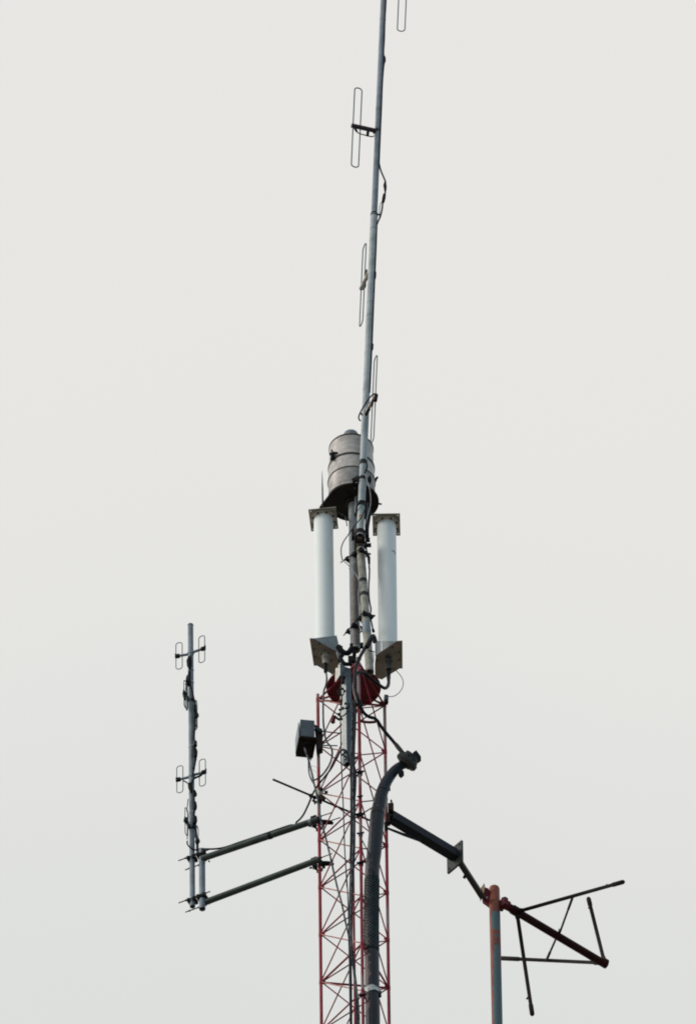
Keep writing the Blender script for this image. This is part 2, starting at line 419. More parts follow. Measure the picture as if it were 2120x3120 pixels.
# clamps and coarse bar seen behind the front leg
cb = MB().tube(spline([A(23, 900, 905, .12), A(23, 1000, 925, .12), A(23, 1130, 935, .12), A(23, 1270, 925, .12)], 4), [4.2*px]*13, 8)
cb.box(A(23, 1265, 920, .12), Vector((.005, 0, 0)), Vector((0, .004, 0)), ZUP*.008)
build(cb, 'cross_bar', 'maroon', tower)
# inner red pipe
a0 = A(7, 700, 560, .0); topz = A(23, 800, 620, 0).z
build(MB().tube([Vector((a0.x, -.02, 0)), Vector((a0.x, -.02, topz))], 15/3.9475*px, 14), 'inner_pipe', 'red_leg', loc=Vector((a0.x, -.02, 0)),
      label='straight red pipe rising inside the lattice tower behind the black cable bundle', cat='pipe')

# ------------------------------------------------------------------ clamps
def vjaw(mb, c, d, w, r, t=.010, h=.013, depth=None):
    # toothed V block: sits at c (outside the pipe), opens along +d, w is across
    depth = depth or r*.9; hw = r + .010
    prof = [(-hw, -t), (hw, -t), (hw, depth*.35), (hw-.005, depth*.75), (hw-.009, depth*.35), (0, 0), (-hw+.009, depth*.35), (-hw+.005, depth*.75), (-hw, depth*.35)]
    mb.prism([c + w*a + d*b - ZUP*h for a, b in prof], ZUP*h*2)
def pipe_clamp(pa, pb, ra, rb_, over=(.06, .05), drop=.0, m='steel', label=None, group=None, rodr=.0036, second=True, name='pipe_clamp', over2=None):
    d = (pb-pa); d.z = 0; dist = d.length; d.normalize(); w = d.cross(ZUP)
    if w.y > 0: w = -w                     # near side first
    t = thing(name, pa - ZUP*.02, label, 'clamp', group); rr = max(ra, rb_)
    for s_, ov in ((1, over), (-1, over2 or over)):
        z = -drop if s_ < 0 else 0
        a = pa + w*s_*(rr+.006) - d*(ra+ov[0]) + ZUP*z; b = pb + w*s_*(rr+.006) + d*(rb_+ov[1]) + ZUP*z
        mb = MB().tube([a, b], rodr, 8)
        for q in (pa - d*(ra+.016), pa + d*(ra+.013), pb - d*(rb_+.013), pb + d*(rb_+.016)):
            c = q + w*s_*(rr+.006) + ZUP*z
            nut(mb, c, d, .0068, .007)
        build(mb, 'threaded_rod', m, t)
    for c, dd, r in ((pa - d*(ra+.002), d, ra), (pa + d*(ra+.002), -d, ra), (pb - d*(rb_+.002), d, rb_), (pb + d*(rb_+.002), -d, rb_)):
        mb = MB(); vjaw(mb, c, dd, w, r, t=.007); build(mb, 'jaw', m, t)
    return t

# ------------------------------------------------------------------ folded dipole
def folded_dipole(root, attach, tip, up, w, Lh, wr, br, inset, boom_mat, parent, balun=True, shift=0.0, arch=None, pad=.0):
    b = (tip-attach).normalized()
    bm_ = MB().tube([attach, tip], br, 10)
    bm_.tube([attach-b*.004, attach+b*.02], br*1.5, 10)
    bm = build(bm_, 'dipole_boom', boom_mat, root)
    c = tip - b*(inset + w/2) + up*shift
    h = Lh/2; r = w*.46; pts = []
    for sgn in (1, -1):
        cc = c + up*sgn*(h-r)
        for j in range(0, 9):
            a = math.pi*j/8
            pts.append(cc + b*(w/2*math.cos(a)*sgn) + up*(sgn*r*math.sin(a)))
    build(MB().tube(pts, wr, 8, closed=True), 'dipole_loop', 'zinc', bm)
    if balun:
        side_ = b.cross(up).normalized()
        mb = MB(); mb.box(tip - b*(w*.32), b*w*.36, side_*br*1.2, up*br*1.15, ch=br*.3)
        mb.prism([tip - side_*.003 + b*.004 - up*br*1.6, tip - side_*.003 + b*.004 + up*br*3.0, tip - side_*.003 - b*w*.7], side_*.006)
        build(mb, 'feed_block', 'rubber', bm)
    if arch: build(MB().tube(spline(arch[0], 5), arch[1], 8), 'feed_lead', 'rubber', bm)
    return bm

# ------------------------------------------------------------------ tall dipole array
YT = -.20
mb0 = A(21, 850, 1340, YT); top_in = A(0, 1168.3, 0, YT)
ax = (top_in-mb0).normalized()
mt_top = mb0 + ax*((top_in-mb0).length*1.42)
Lm = (mt_top-mb0).length
def mast_at(yfull):               # axis point at a given picture row
    lo_, hi_ = 0.0, Lm
    for _ in range(40):
        mid = (lo_+hi_)/2; p = mb0+ax*mid; dpt = p-CAM; v = 1560 - dpt.dot(UPV)/dpt.dot(FWD)*FPX
        if v > yfull: lo_ = mid
        else: hi_ = mid
    return mb0+ax*lo_
tall = thing('dipole_array', mb0, 'tall leaning mast with four folded dipole loops rising over the beacon to the top edge', 'antenna')
j1 = mast_at(655)
build(MB().pipe(mb0, j1, 11.2*px, .14, 28), 'lower_mast', mat('mast_zinc', (.35, .395, .42), (.25, .29, .315), 9, rough=.5, metal=.15,
      fine=(.93, 1.05), extra=chain(mask_layer((.33, .12, .06), [('Z', .150, .172), ('X', -.006, .012)], 90, .003, .012), mask_layer((.27, .27, .12), [('Z', .125, .148), ('X', -.006, .012)], 90, .003, .012))), tall)
build(MB().tube([j1, mt_top], [9.6*px, 8.8*px], 24), 'upper_mast', 'galv', tall)
mb = MB()
for dz in (-.010, .008): mb.tube([j1+ax*(dz-.004), j1+ax*(dz+.004)], 11.6*px, 20)
mb.cyl(j1 + Vector((9*px, -.005, 0)), j1+Vector((17*px, -.006, -.004)), 3*px, 8)
build(mb, 'joint_collar', 'steel', tall)
for y in (1392, 1534):
    c = mast_at(1260+ (705 if y == 1392 else 1290)/4.644)
    build(MB().tube([c-ax*.019, c+ax*.019], 12.2*px, 24), 'tape_band', 'tape', tall)
# faint joints down the mast
for y in (247+90, 900+65, 700):
    c = mast_at(y); build(MB().tube([c-ax*.003, c+ax*.003], (9.8 if y < 650 else 11.5)*px, 24), 'mast_seam', 'galv', tall)
zc = lambda p: p.z
def AZp(k, x, y, z): return AZ(k, x, y, z)
# 1: right, above the frame mostly
a1 = mast_at(-33+8); t1 = a1 + Vector((78*px, .012, 0))
folded_dipole(tall, a1, t1, ax, 23.5*px, 249*px/cp*.99, 1.75*px, 5.6*px, 8*px, 'darkboom', tall, balun=False)
# 2: left, towards the viewer
a2 = mast_at(2105/5.263); t2 = AZ(1, 372, 2012, a2.z)
arch = [A(1, 415, 2060, t2.y), A(1, 450, 2110, t2.y), A(1, 510, 2145, t2.y+.02), A(1, 610, 2172, t2.y+.05), A(1, 700, 2192, t2.y+.06), A(1, 735, 2175, YT)]
f2 = folded_dipole(tall, a2, t2, ax, 23.5*px, 249*px/cp, 1.9*px, 7.4*px, 5*px, 'darkboom', tall, balun=False, arch=(arch, 1.9*px), shift=-4*px)
mb = MB().cyl(A(1, 635, 2110, YT), A(1, 628, 2175, YT), 4.5*px, 8); mb.cyl(A(1, 418, 2045, t2.y), A(1, 455, 2105, t2.y), 3.8*px, 8)
mb.box(a2+Vector((-9*px, 0, 0)), Vector((6*px, 0, 0)), Vector((0, .012, 0)), ax*.011)
build(mb, 'boom_clamp', 'steel', tall)
# 3: left, away from the viewer
a3 = mast_at(440+1960/5.263); t3 = AZ(2, 520, 2320, a3.z)
folded_dipole(tall, a3, t3, ax, 30*px, 249*px/cp, 1.75*px, 6.2*px, 4*px, 'boom', tall, balun=False, shift=0*px, arch=([A(2, 615, 2010, t3.y), A(2, 595, 2130, t3.y), A(2, 590, 2280, t3.y), A(2, 540, 2330, t3.y)], 2.6*px))
# 4: right, towards the viewer
a4 = mast_at(880+2010/5.263); t4 = AZ(3, 765, 1690, a4.z)
arch = [A(3, 790, 1715, t4.y-.02), A(3, 735, 1685, t4.y-.02), A(3, 660, 1750, t4.y), A(3, 590, 1850, t4.y), A(3, 520, 1970, YT-.08), A(3, 488, 2050, YT-.08), A(3, 495, 2095, YT-.06), A(3, 518, 2118, YT-.05)]
folded_dipole(tall, a4, t4, ax, 26*px, 262*px/cp, 1.75*px, 5.8*px, 4*px, 'boom', tall, balun=False, shift=-6*px, arch=(arch, 2.3*px))
mb = MB().cyl(A(3, 772, 1700, t4.y-.01), A(3, 755, 1800, t4.y-.01), 5.2*px, 10); mb.cyl(A(3, 715, 1790, t4.y), A(3, 700, 1880, t4.y), 3.4*px, 8)
mb.cyl(A(3, 655, 1930, YT-.05), A(3, 605, 2020, YT-.05), 5*px, 8); mb.cyl(A(3, 520, 1990, YT-.06), A(3, 545, 2030, YT-.05), 2.5*px, 6)
build(mb, 'boom_clamp', 'steel', tall)
# feed harness on the right side of the mast
Yh = YT-.012
def edge(y, dx):
    p = mast_at(y); return p + Vector((dx*px, -.012, 0))
run = [edge(-300, 7.5)] + [edge(y, dx) for y, dx in ((0, 7.5), (60, 6.5), (120, 7.5), (165, 7), (188, 11), (210, 9), (260, 7.4), (330, 7.8), (420, 7.8), (490, 8))]
run += tr(2, [(815, 310), (842, 420), (888, 530), (915, 600), (915, 690), (912, 770), (890, 860), (872, 940), (862, 1030), (835, 1150), (780, 1280)], Yh)
run += [edge(y, dx) for y, dx in ((700, 9.5), (760, 10), (820, 10), (900, 10), (1000, 10.3), (1050, 10.5), (1100, 10.4), (1200, 10))]
rsd = []
sp_ = spline(run, 4)
build(MB().tube(sp_, [(1.7 if 26 < i < 88 else 3.0)*px for i in range(len(sp_))] if 0 else 2.7*px, 8), 'feed_harness', 'cable', tall)
def blob(pts, rs, parent, name='splice', m='rubber', n=10): return build(MB().tube(pts, rs, n), name, m, parent)
blob([edge(172, 8), edge(180, 10.5), edge(190, 11), edge(202, 9.5)], [2*px, 4.4*px, 4.6*px, 2*px], tall)
blob(tr(2, [(908, 590), (908, 660), (912, 720), (912, 780)], Yh), [1.6*px, 5.6*px, 4.2*px, 2*px], tall)
blob(tr(2, [(900, 800), (890, 860), (877, 925)], Yh), [4.6*px, 5.4*px, 4.6*px], tall)
build(MB().tube(spline(tr(2, [(868, 910), (835, 960), (820, 1040), (822, 1130), (812, 1200)], Yh), 5), 1.3*px, 6), 'feed_lead', 'cable_teal', tall)
blob([edge(828, 10), edge(836, 11), edge(850, 11), edge(858, 10)], [2.4*px, 4*px, 3.6*px, 2.2*px], tall)
blob([edge(1050, 10), edge(1054, 12.5), edge(1068, 12.3), edge(1076, 10)], [2.4*px, 3.6*px, 3.4*px, 2.2*px], tall)
for y in (924, 980, 1033, 1078, 1143, 1188, 60, 330, 480, 734, 780, 870):
    c = mast_at(y); r = (9.3 if y < 650 else 11.2)*px
    build(MB().tube([c-ax*.0014, c+ax*.0014], r+.5*px, 20), 'cable_tie', 'galv_light', tall)

# ------------------------------------------------------------------ beacon on its pole
YB = 0.0
pole_b = A(5, 817, 1050, YB); pole_t = A(4, 712, 1385, YB)
axx = (pole_b.x+pole_t.x)/2
rp = 15.3*px
cpole = thing('beacon_pole', Vector((axx, YB, pole_b.z)), 'grey rust streaked steel pole carrying the drum shaped beacon between the white cylinders', 'pole')
pz = pole_t.z - pole_b.z
pm = mat('rust_streaked_zinc', (.25, .28, .30), (.19, .21, .22), 10, rough=.6,
         extra=chain(mask_layer((.10, .075, .06), [('Z', .02, pz*.60), ('X', -.004, .03), ('Y', None, .0)], 22, .004, .035, .6),
                     mask_layer((.26, .105, .05), [('Z', .0, pz*.50), ('X', -.013, -.004), ('Y', None, .0)], 20, .004, .03, .6),
                     mask_layer((.17, .10, .06), [('Z', pz*.63, pz*.80), ('X', .002, .03), ('Y', None, .0)], 30, .004, .03, .8)))
build(MB().pipe(Vector((axx, YB, pole_b.z)), Vector((axx, YB, pole_t.z+.10)), rp, .13, 28), 'pole', pm, cpole)
mb = MB().lathe(Vector((axx, YB, pole_b.z-.002)), [(rp*.84, 0), (rp*1.05, 0), (rp*1.05, .012), (rp*1.0, .012)], 28, cap=False)
build(mb, 'rim', 'galv_light', cpole)
# beacon
zpl = A(4, 720, 1262, YB).z        # underside of base plate
bc = A(4, 722, 1262, YB)
bea = thing('beacon', Vector((bc.x, bc.y, zpl)), 'grey drum shaped aircraft warning beacon with clamped bands on a black base plate', 'beacon')
tipp = AZ(4, 246, 1338, zpl); R_ = 366/4.644*px
pc = Vector((bc.x, bc.y, zpl)); v = tipp-pc; dd = v.length; a_ = math.atan2(v.y, v.x); be = math.acos(R_/dd)
pts = [tipp]
n_ = 48; a0_ = a_ + be; a1_ = a_ - be + 2*math.pi
for j in range(n_+1):
    t = a0_ + (a1_-a0_)*j/n_; pts.append(pc + Vector((R_*math.cos(t), R_*math.sin(t), 0)))
mb = MB().prism(pts, ZUP*.012)
build(mb, 'base_plate', 'drum_black', bea)
mb = MB().lathe(Vector((axx, YB, zpl-.022)), [(rp*1.05, 0), (rp*1.7, .008), (rp*1.7, .022)], 28)
build(mb, 'pole_socket', 'drum_black', bea)
mb = MB(); c = AZ(4, 455, 1135, zpl); mb.lathe(c-ZUP*.004, [(.009, 0), (.009, .004)], 16); c = AZ(4, 665, 1120, zpl); mb.lathe(c-ZUP*.01, [(.005, 0), (.005, .01)], 8)
build(mb, 'plate_bolt', 'steel', bea)
def zel(yc, xc=700): return A(4, xc, yc, YB).z
cx = A(4, 700, 900, YB).x; zb0 = zpl+.012; bb = Vector((cx, YB, 0))
rd = 330/4.644*px
z1, z2, z3, z4 = zel(1168), zel(985), zel(790), zel(515)
prof = [(rd*.97, zb0), (rd*1.0, zb0+.004), (rd*1.0, z2-.008), (rd*1.03, z2), (rd*1.0, z2+.008), (rd*.99, z3-.02), (rd*.985, z3-.008)]
build(MB().lathe(bb, prof, 64, cap=False), 'lower_housing', 'drum', bea)
prof = [(rd*.985, z3+.006), (rd*.955, z3+.03), (rd*.94, z4-.03), (rd*.95, z4-.008), (rd*.95, z4+.004), (rd*.90, z4+.014), (rd*.3, z4+.03), (.001, z4+.03)]
build(MB().lathe(bb, prof, 64, cap=False), 'upper_housing', 'drum', bea)
for z, r, h in ((z3-.001, rd*1.01, .007), (z4+.001, rd*.965, .006), (zb0+.010, rd*1.015, .010)):
    build(MB().lathe(bb+ZUP*z, [(r*.97, -h), (r, -h), (r, h), (r*.97, h)], 64, cap=False), 'clamp_band', 'bolt' if z > z3-.01 else 'drum', bea)
for z, r in ((z2-.001, rd*1.035),):
    build(MB().lathe(bb+ZUP*z, [(r*.98, -.003), (r, -.003), (r, .003), (r*.98, .003)], 64, cap=False), 'seam_band', 'bolt', bea)
build(MB().lathe(bb+ZUP*(zb0+.001), [(rd*1.03, 0), (rd*1.06, .002), (rd*1.06, .008), (rd*1.0, .010)], 64, cap=False), 'gasket', 'rubber', bea)
rc = 106/4.644*px; ztc = zel(290, 690)
cxx = A(4, 690, 300, YB).x
build(MB().lathe(Vector((cxx, YB, 0)), [(rc, z4+.02), (rc, ztc-.015), (rc*.96, ztc-.004), (rc*.8, ztc+.004), (rc*.4, ztc+.010), (.001, ztc+.012)], 40, cap=False), 'top_cap', 'galv', bea)
# latches
yl = -.04
mb = MB(); c1 = A(4, 432, 620, -.105); mb.cyl(c1+Vector((-.011, 0, 0)), c1+Vector((.010, 0, 0)), .0095, 12)
mb.cyl(A(4, 425, 650, -.105), A(4, 440, 560, -.105), 6*px, 8)
mb.tube(tr(4, [(400, 575, -.10), (450, 560, -.12), (505, 558, -.13)]), [5*px, 5*px, 3*px], 8)
mb.cyl(A(4, 430, 560, -.105), A(4, 422, 515, -.105), 2.5*px, 6)
build(mb, 'latch', 'steel', bea)
mb = MB(); mb.tube(tr(4, [(1025, 985), (1040, 950), (1052, 915)], .02), [2.5*px, 3.6*px, 4*px], 8); c = A(4, 1062, 905, .02); mb.lathe(c-ZUP*.008, [(.004, 0), (.0078, .004), (.0078, .010), (.004, .014)], 12)
build(mb, 'latch', 'steel', bea)
mb = MB(); mb.cyl(A(4, 1080, 1275, 0), A(4, 1125, 1283, 0), 2.8*px, 8); build(mb, 'plate_bolt', 'steel', bea)
# spike
sb, st = AZ(4, 292, 1262, zpl), None
sb = AZ(4, 294, 1300, zpl); st = A(4, 284, 815, sb.y)
build(MB().tube([sb - ZUP*.01, lerp(sb, st, .5), lerp(sb, st, .8), st], [2.7*px, 2.4*px, 1.3*px, .5*px], 10), 'lightning_rod', 'zinc', loc=sb,
      label='slender pointed spike standing upright at the left corner of the black beacon plate', cat='lightning rod')

# ------------------------------------------------------------------ white cylinders
def wcyl(left):
    if left:
        zt = A(4, 303, 1497, .02).z; zb = A(5, 395, 1120, .02).z
        top = AZ(4, 303, 1497, zt); bot = AZ(5, 397, 1120, zb); rr = 137/4.644*px
        lab = 'left white cylindrical antenna with square end plates above the grey equipment box'
    else:
        zt = A(4, 1195, 1580, .02).z; zb = A(5, 1236, 1140, .02).z
        top = AZ(4, 1195, 1580, zt); bot = AZ(5, 1236, 1140, zb); rr = 134/4.644*px
        lab = 'right white cylindrical antenna with a small dark crack and thin wire loop at its foot'
    r = thing('cylindrical_antenna', bot, lab, 'antenna', 'white cylindrical antennas beside the beacon pole')
    if left: wm = 'white'
    else:
        h = zt-zb; zk = A(4, 1290, 1942, -.05).z - bot.z
        wm = 'white'
    build(MB().tube([bot+ZUP*.006, top-ZUP*.001], rr, 48), 'radome', wm, r)
    if not left:
        rad_pts = []
        for (x, y) in ((1262, 1940), (1285, 1942), (1305, 1952), (1314, 1975), (1318, 1992)):
            # on the tube's surface
            d = ray(4, x, y); o = CAM - top; # solve in plan
            ca_, cb_, cc_ = d.x**2+d.y**2, 2*(o.x*d.x+o.y*d.y), o.x**2+o.y**2-(rr*1.003)**2
            disc = max(cb_**2-4*ca_*cc_, 0); t = (-cb_-math.sqrt(disc))/(2*ca_); rad_pts.append(CAM+d*t)
        build(MB().tube(rad_pts, [.5*px, 1.3*px, 1*px, 1.2*px, .5*px], 6), 'crack', 'rusty', r)
    # top flange
    cs = [(90, 1365), (480, 1325), (515, 1630), (130, 1668)] if left else [(993, 1424), (1384, 1420), (1390, 1728), (1002, 1732)]
    q = [AZ(4, x, y, zt) for x, y in cs]; c = (q[0]+q[1]+q[2]+q[3])/4
    holes = []
    for p in q:
        hc = lerp(p, c, .155); holes.append([hc+Vector((.0052*math.cos(t), .0052*math.sin(t), 0)) for t in [2*math.pi*j/12 for j in range(12)]])
    build(MB().plate(q, holes, .006), 'top_flange', 'flange', r)
    cc = Vector((top.x, top.y, zt))
    build(MB().lathe(cc-ZUP*.004, [(.078, 0), (.080, .0015), (.080, .004)], 48), 'flange_ring', 'flange_ring', r)
    mbb = MB(); e = (q[1]-q[0]).normalized(); a0 = math.atan2(e.y, e.x)
    for j in range(8):
        t = a0 + math.pi/8 + j*math.pi/4; hexbolt(mbb, cc - ZUP*.004 + Vector((.0705*math.cos(t), .0705*math.sin(t), 0)), -ZUP, .0072, .007)
    build(mbb, 'flange_bolt', 'bolt', r)
    # foot bracket: horizontal plate cut diagonally, upstanding web on the cut edge
    if left:
        poly = [(190, 905), (235, 905), (545, 1085), (590, 1235), (535, 1400), (392, 1325), (290, 1265), (245, 1265)]
        wl, wh, wtop = (235, 905), (548, 1083), (562, 866)
    else:
        poly = [(1428, 935), (1360, 940), (1072, 1138), (1060, 1250), (1062, 1420), (1155, 1450), (1250, 1390), (1390, 1303), (1430, 1303)]
        wl, wh, wtop = (1360, 940), (1072, 1138), (1080, 940)
    pp = [AZ(5, x, y, zb) for x, y in poly]
    if not left: pp = pp[::-1]
    build(MB().prism(pp, ZUP*.006), 'foot_plate', 'flange', r)
    a = AZ(5, *wl, zb); b = AZ(5, *wh, zb); hgt = A(5, *wtop, b.y).z - zb
    bt = Vector((b.x, b.y, zb+hgt)); nrm = (b-a).cross(ZUP).normalized()
    if nrm.y > 0: nrm = -nrm
    at = AZ(5, wl[0]-8, wl[1], zb) if 0 else a
    build(MB().prism([a+nrm*.001, b+nrm*.001, bt+nrm*.001], nrm*.004), 'web_plate', 'flange_face', r)
    if left:  # side web seen edge-on
        b2 = AZ(5, 600, 1150, zb); bt2 = Vector((b2.x, b2.y, zb+.02))
        build(MB().prism([b+nrm*.002, AZ(5, 592, 1235, zb), Vector((b2.x, b2.y, zb+hgt*.25)), bt], Vector((.003, 0, 0))), 'web_plate', 'flange_face', r)
    # markings under the plate
    cs5 = (398, 1100) if left else (1240, 1130)
    cpt = AZ(5, *cs5, zb)
    build(MB().lathe(cpt-ZUP*.003, [(.035, 0), (.046, .001), (.046, .003)], 40), 'foot_ring', 'flange', r)
    mbb = MB()
    for x, y in ([(320, 968), (247, 1040), (262, 1143), (480, 1190), (392, 1045)] if left else [(1295, 1015), (1385, 1080), (1388, 1182), (1085, 1190), (1230, 1120)]):
        hexbolt(mbb, AZ(5, x, y, zb), -ZUP, .0058, .006)
    build(mbb, 'foot_bolt', 'bolt', r)
    # connector
    k0 = AZ(5, *( (400, 1095) if left else (1242, 1150)), zb); kz = lambda y: A(5, k0.x, y, k0.y).z
    y1, y2, y3 = ((1160, 1245, 1350) if left else (1215, 1320, 1440))
    xs = 400 if left else 1240
    zA, zB, zC = A(5, xs, y1, k0.y).z, A(5, xs, y2, k0.y).z, A(5, xs, y3, k0.y).z
    kk = Vector((k0.x, k0.y, 0))
    build(MB().lathe(kk, [(.018, zb), (.018, zA+.012), (.0245, zA+.010), (.0245, zA-.004), (.019, zA-.006), (.019, zB)], 24), 'connector', 'galv_warm' if left else 'bolt', r)
    build(MB().lathe(kk, [(.013, zB+.006), (.0125, zB-.02), (.0115, zC)], 20), 'connector_boot', 'rubber', r)
    return r, Vector((k0.x, k0.y, zC))
wl_, legend_l = wcyl(True); wr_, legend_r = wcyl(False)

# holder between pole foot and the two cylinders
hold = thing('twin_ring_bracket', A(5, 680, 1200, -.02), 'dark toothed double ring clamp joining the left white cylinder to the beacon pole foot', 'bracket')
mb = MB(); 
mb.tube(spline(tr(22, [(490, 680), (560, 780), (640, 850), (720, 870), (800, 850), (880, 740)], -.05), 5), 8.6*px, 10)
build(mb, 'upper_ring', 'steel', hold)
mb = MB().tube(spline(tr(22, [(610, 930), (560, 1000), (590, 1090), (660, 1180), (760, 1200), (880, 1170)], -.06), 5), 6.5*px, 10)
build(mb, 'lower_ring', 'steel', hold)
mb = MB()
for (x, y, X_, Y_) in ((520, 700, 4, 6), (590, 720, 3, 4), (875, 680, 5, 9), (1180, 650, 5, 8), (855, 1060, 8, 11), (540, 1050, 5, 9)):
    mb.box(A(22, x, y, -.045), Vector((X_*px, 0, 0)), Vector((0, .012, 0)), ZUP*Y_*px)
build(mb, 'clamp_block', 'steel', hold)
mb = MB().cyl(A(22, 960, 820, -.02), A(22, 960, 1180, -.02), 6*px, 10); mb.cyl(A(22, 1040, 1010, 0), A(22, 1150, 1060, 0), 4*px, 8); mb.tube(tr(22, [(840, 1200), (900, 1260), (980, 1250)], -.03), 6*px, 8)
build(mb, 'spigot', 'rusty', hold)

# ------------------------------------------------------------------ short support pipe
YS = -.165
sb_ = A(5, 994, 1352, YS); st_ = A(21, 850, 1560, -.03)
stub = thing('support_pipe', sb_, 'short weathered grey pipe with black tape bands in front of the beacon pole', 'pipe')
sax = (st_-sb_).normalized()
build(MB().pipe(sb_, st_+sax*.02, 12.6*px, .15, 28), 'pipe', 'galv_warm', stub)
def on_stub(k, x, y):
    ox, oy, s_ = CR[k]; row = oy + y/s_; lo_, hi_ = -.2, 2.0
    for _ in range(30):
        mid = (lo_+hi_)/2; q = sb_+sax*mid-CAM
        if 1560 - q.dot(UPV)/q.dot(FWD)*FPX > row: lo_ = mid
        else: hi_ = mid
    return sb_ + sax*lo_
for k, x, y, h in ((5, 925, 147, .017), (5, 945, 330, .017), (21, 890, 1640, .02)):
    c = on_stub(k, x, y); build(MB().tube([c-sax*h, c+sax*h], 13.3*px, 24), 'tape_band', 'tape', stub)
sleeve = on_stub(5, 975, 770)
build(MB().tube([on_stub(5, 970, 850), on_stub(5, 965, 700)], 13.1*px, 24), 'sleeve', 'galv', stub)

# ------------------------------------------------------------------ clamps on the centre
def cl(k, x, y, Yp, ra, pb, rb2, label, **kw):
    return pipe_clamp(A(k, x, y, Yp), pb, ra, rb2, label=label, **kw)
GC = 'threaded rod clamps holding pipes together'
def pin(pole_xy, k, x, y, z=None): return None
z_a = A(21, 600, 1960, YB).z
pipe_clamp(Vector((axx, YB, z_a)), sb_ + sax*((z_a-sb_.z)/sax.z), rp, 12.6*px, over=(.05, .006), drop=0, label='upper dark rod clamp tying the beacon pole to the taped support pipe', group=GC)
z_b = A(5, 800, 790, YB).z
pipe_clamp(Vector((axx, YB, z_b)), sb_ + sax*((z_b-sb_.z)/sax.z), rp, 12.6*px, over=(.045, .012), label='lower dark rod clamp tying the beacon pole to the taped support pipe', group=GC)
# heavy clamp at the foot of the tall mast
hc = thing('mast_foot_clamp', A(21, 850, 1450, -0.160), 'chunky dark clamp round the open foot of the tall leaning mast', 'clamp')
c = mb0 + ax*.02
mb = MB().tube([c-ax*.004, c+ax*.022], 14.5*px, 24); mb.box(c+Vector((.020, .03, -.002)), Vector((.010, 0, 0)), Vector((0, .03, 0)), ZUP*.026); mb.box(c+Vector((-.026, .03, -.002)), Vector((.008, 0, 0)), Vector((0, .03, 0)), ZUP*.020)
build(mb, 'clamp_body', 'rusty', hc)
mb = MB(); mb.box(A(21, 1035, 1290, -0.170), Vector((6*px, 0, 0)), Vector((0, .015, 0)), ZUP*.026, ch=.002); mb.box(A(21, 1050, 1450, -0.170), Vector((7*px, 0, 0)), Vector((0, .012, 0)), ZUP*.009)
mb.box(A(21, 1070, 1590, -0.150), Vector((8.5*px, 0, 0)), Vector((0, .010, 0)), ZUP*.009); mb.box(A(21, 1000, 1590, -0.130), Vector((4*px, 0, 0)), Vector((0, .02, 0)), ZUP*.014)
build(mb, 'clamp_block', 'steel', hc)
mb = MB(); mb.box(A(21, 850, 1460, -0.120), Vector((15*px, 0, 0)), Vector((0, .012, 0)), ZUP*.014); mb.box(A(21, 660, 1310, -0.080), Vector((4.5*px, 0, 0)), Vector((0, .02, 0)), ZUP*.034)
mb.cyl(A(21, 715, 1420, -0.080), A(21, 725, 1690, -0.080), 3.4*px, 8)
build(mb, 'jaw', 'rusty', hc)
# brown bracket on the mast under the beacon
bk = thing('mast_bracket', mast_at(1463), 'brown rusty bracket gripping the tall mast in front of the grey drum', 'bracket')
c = mast_at(1260+930/4.644)
mb = MB().tube([c-ax*.012, c+ax*.012], 12.6*px, 22)
mb.box(A(4, 768, 930, -0.190), Vector((7*px, 0, 0)), Vector((0, .01, 0)), ZUP*.014); mb.box(A(4, 955, 935, -0.190), Vector((6*px, 0, 0)), Vector((0, .01, 0)), ZUP*.014)
build(mb, 'band', 'rusty', bk)
mb = MB()
for x in (787, 962): mb.cyl(A(4, x, 990, -0.210), A(4, x-4, 878, -0.210), 2.6*px, 8); hexbolt(mb, A(4, x, 950, -0.210), Vector((0, -1, 0)), .007, .012)
mb.cyl(A(4, 725, 925, -0.180), A(4, 735, 985, -0.180), 5*px, 8); mb.cyl(A(4, 760, 1010, -0.140), A(4, 765, 1085, -0.140), 7*px, 10)
build(mb, 'bolt', 'steel', bk)
mb = MB().tube([A(21, 722, 720, -0.050), A(21, 745, 130, -0.050)], [2.5*px, 4.8*px], 10)
build(mb, 'strut', 'galv_light', bk)
mb = MB(); mb.box(lerp(A(21, 722, 740, -0.060), A(21, 735, 820, -0.060), .5), Vector((3.2*px, 0, 0)), Vector((0, .006, 0)), ZUP*.008)
mb.box(A(4, 700, 1055, -.1), Vector((7*px, 0, 0)), Vector((0, .006, 0)), ZUP*.008)
build(mb, 'clip', 'rusty', bk)

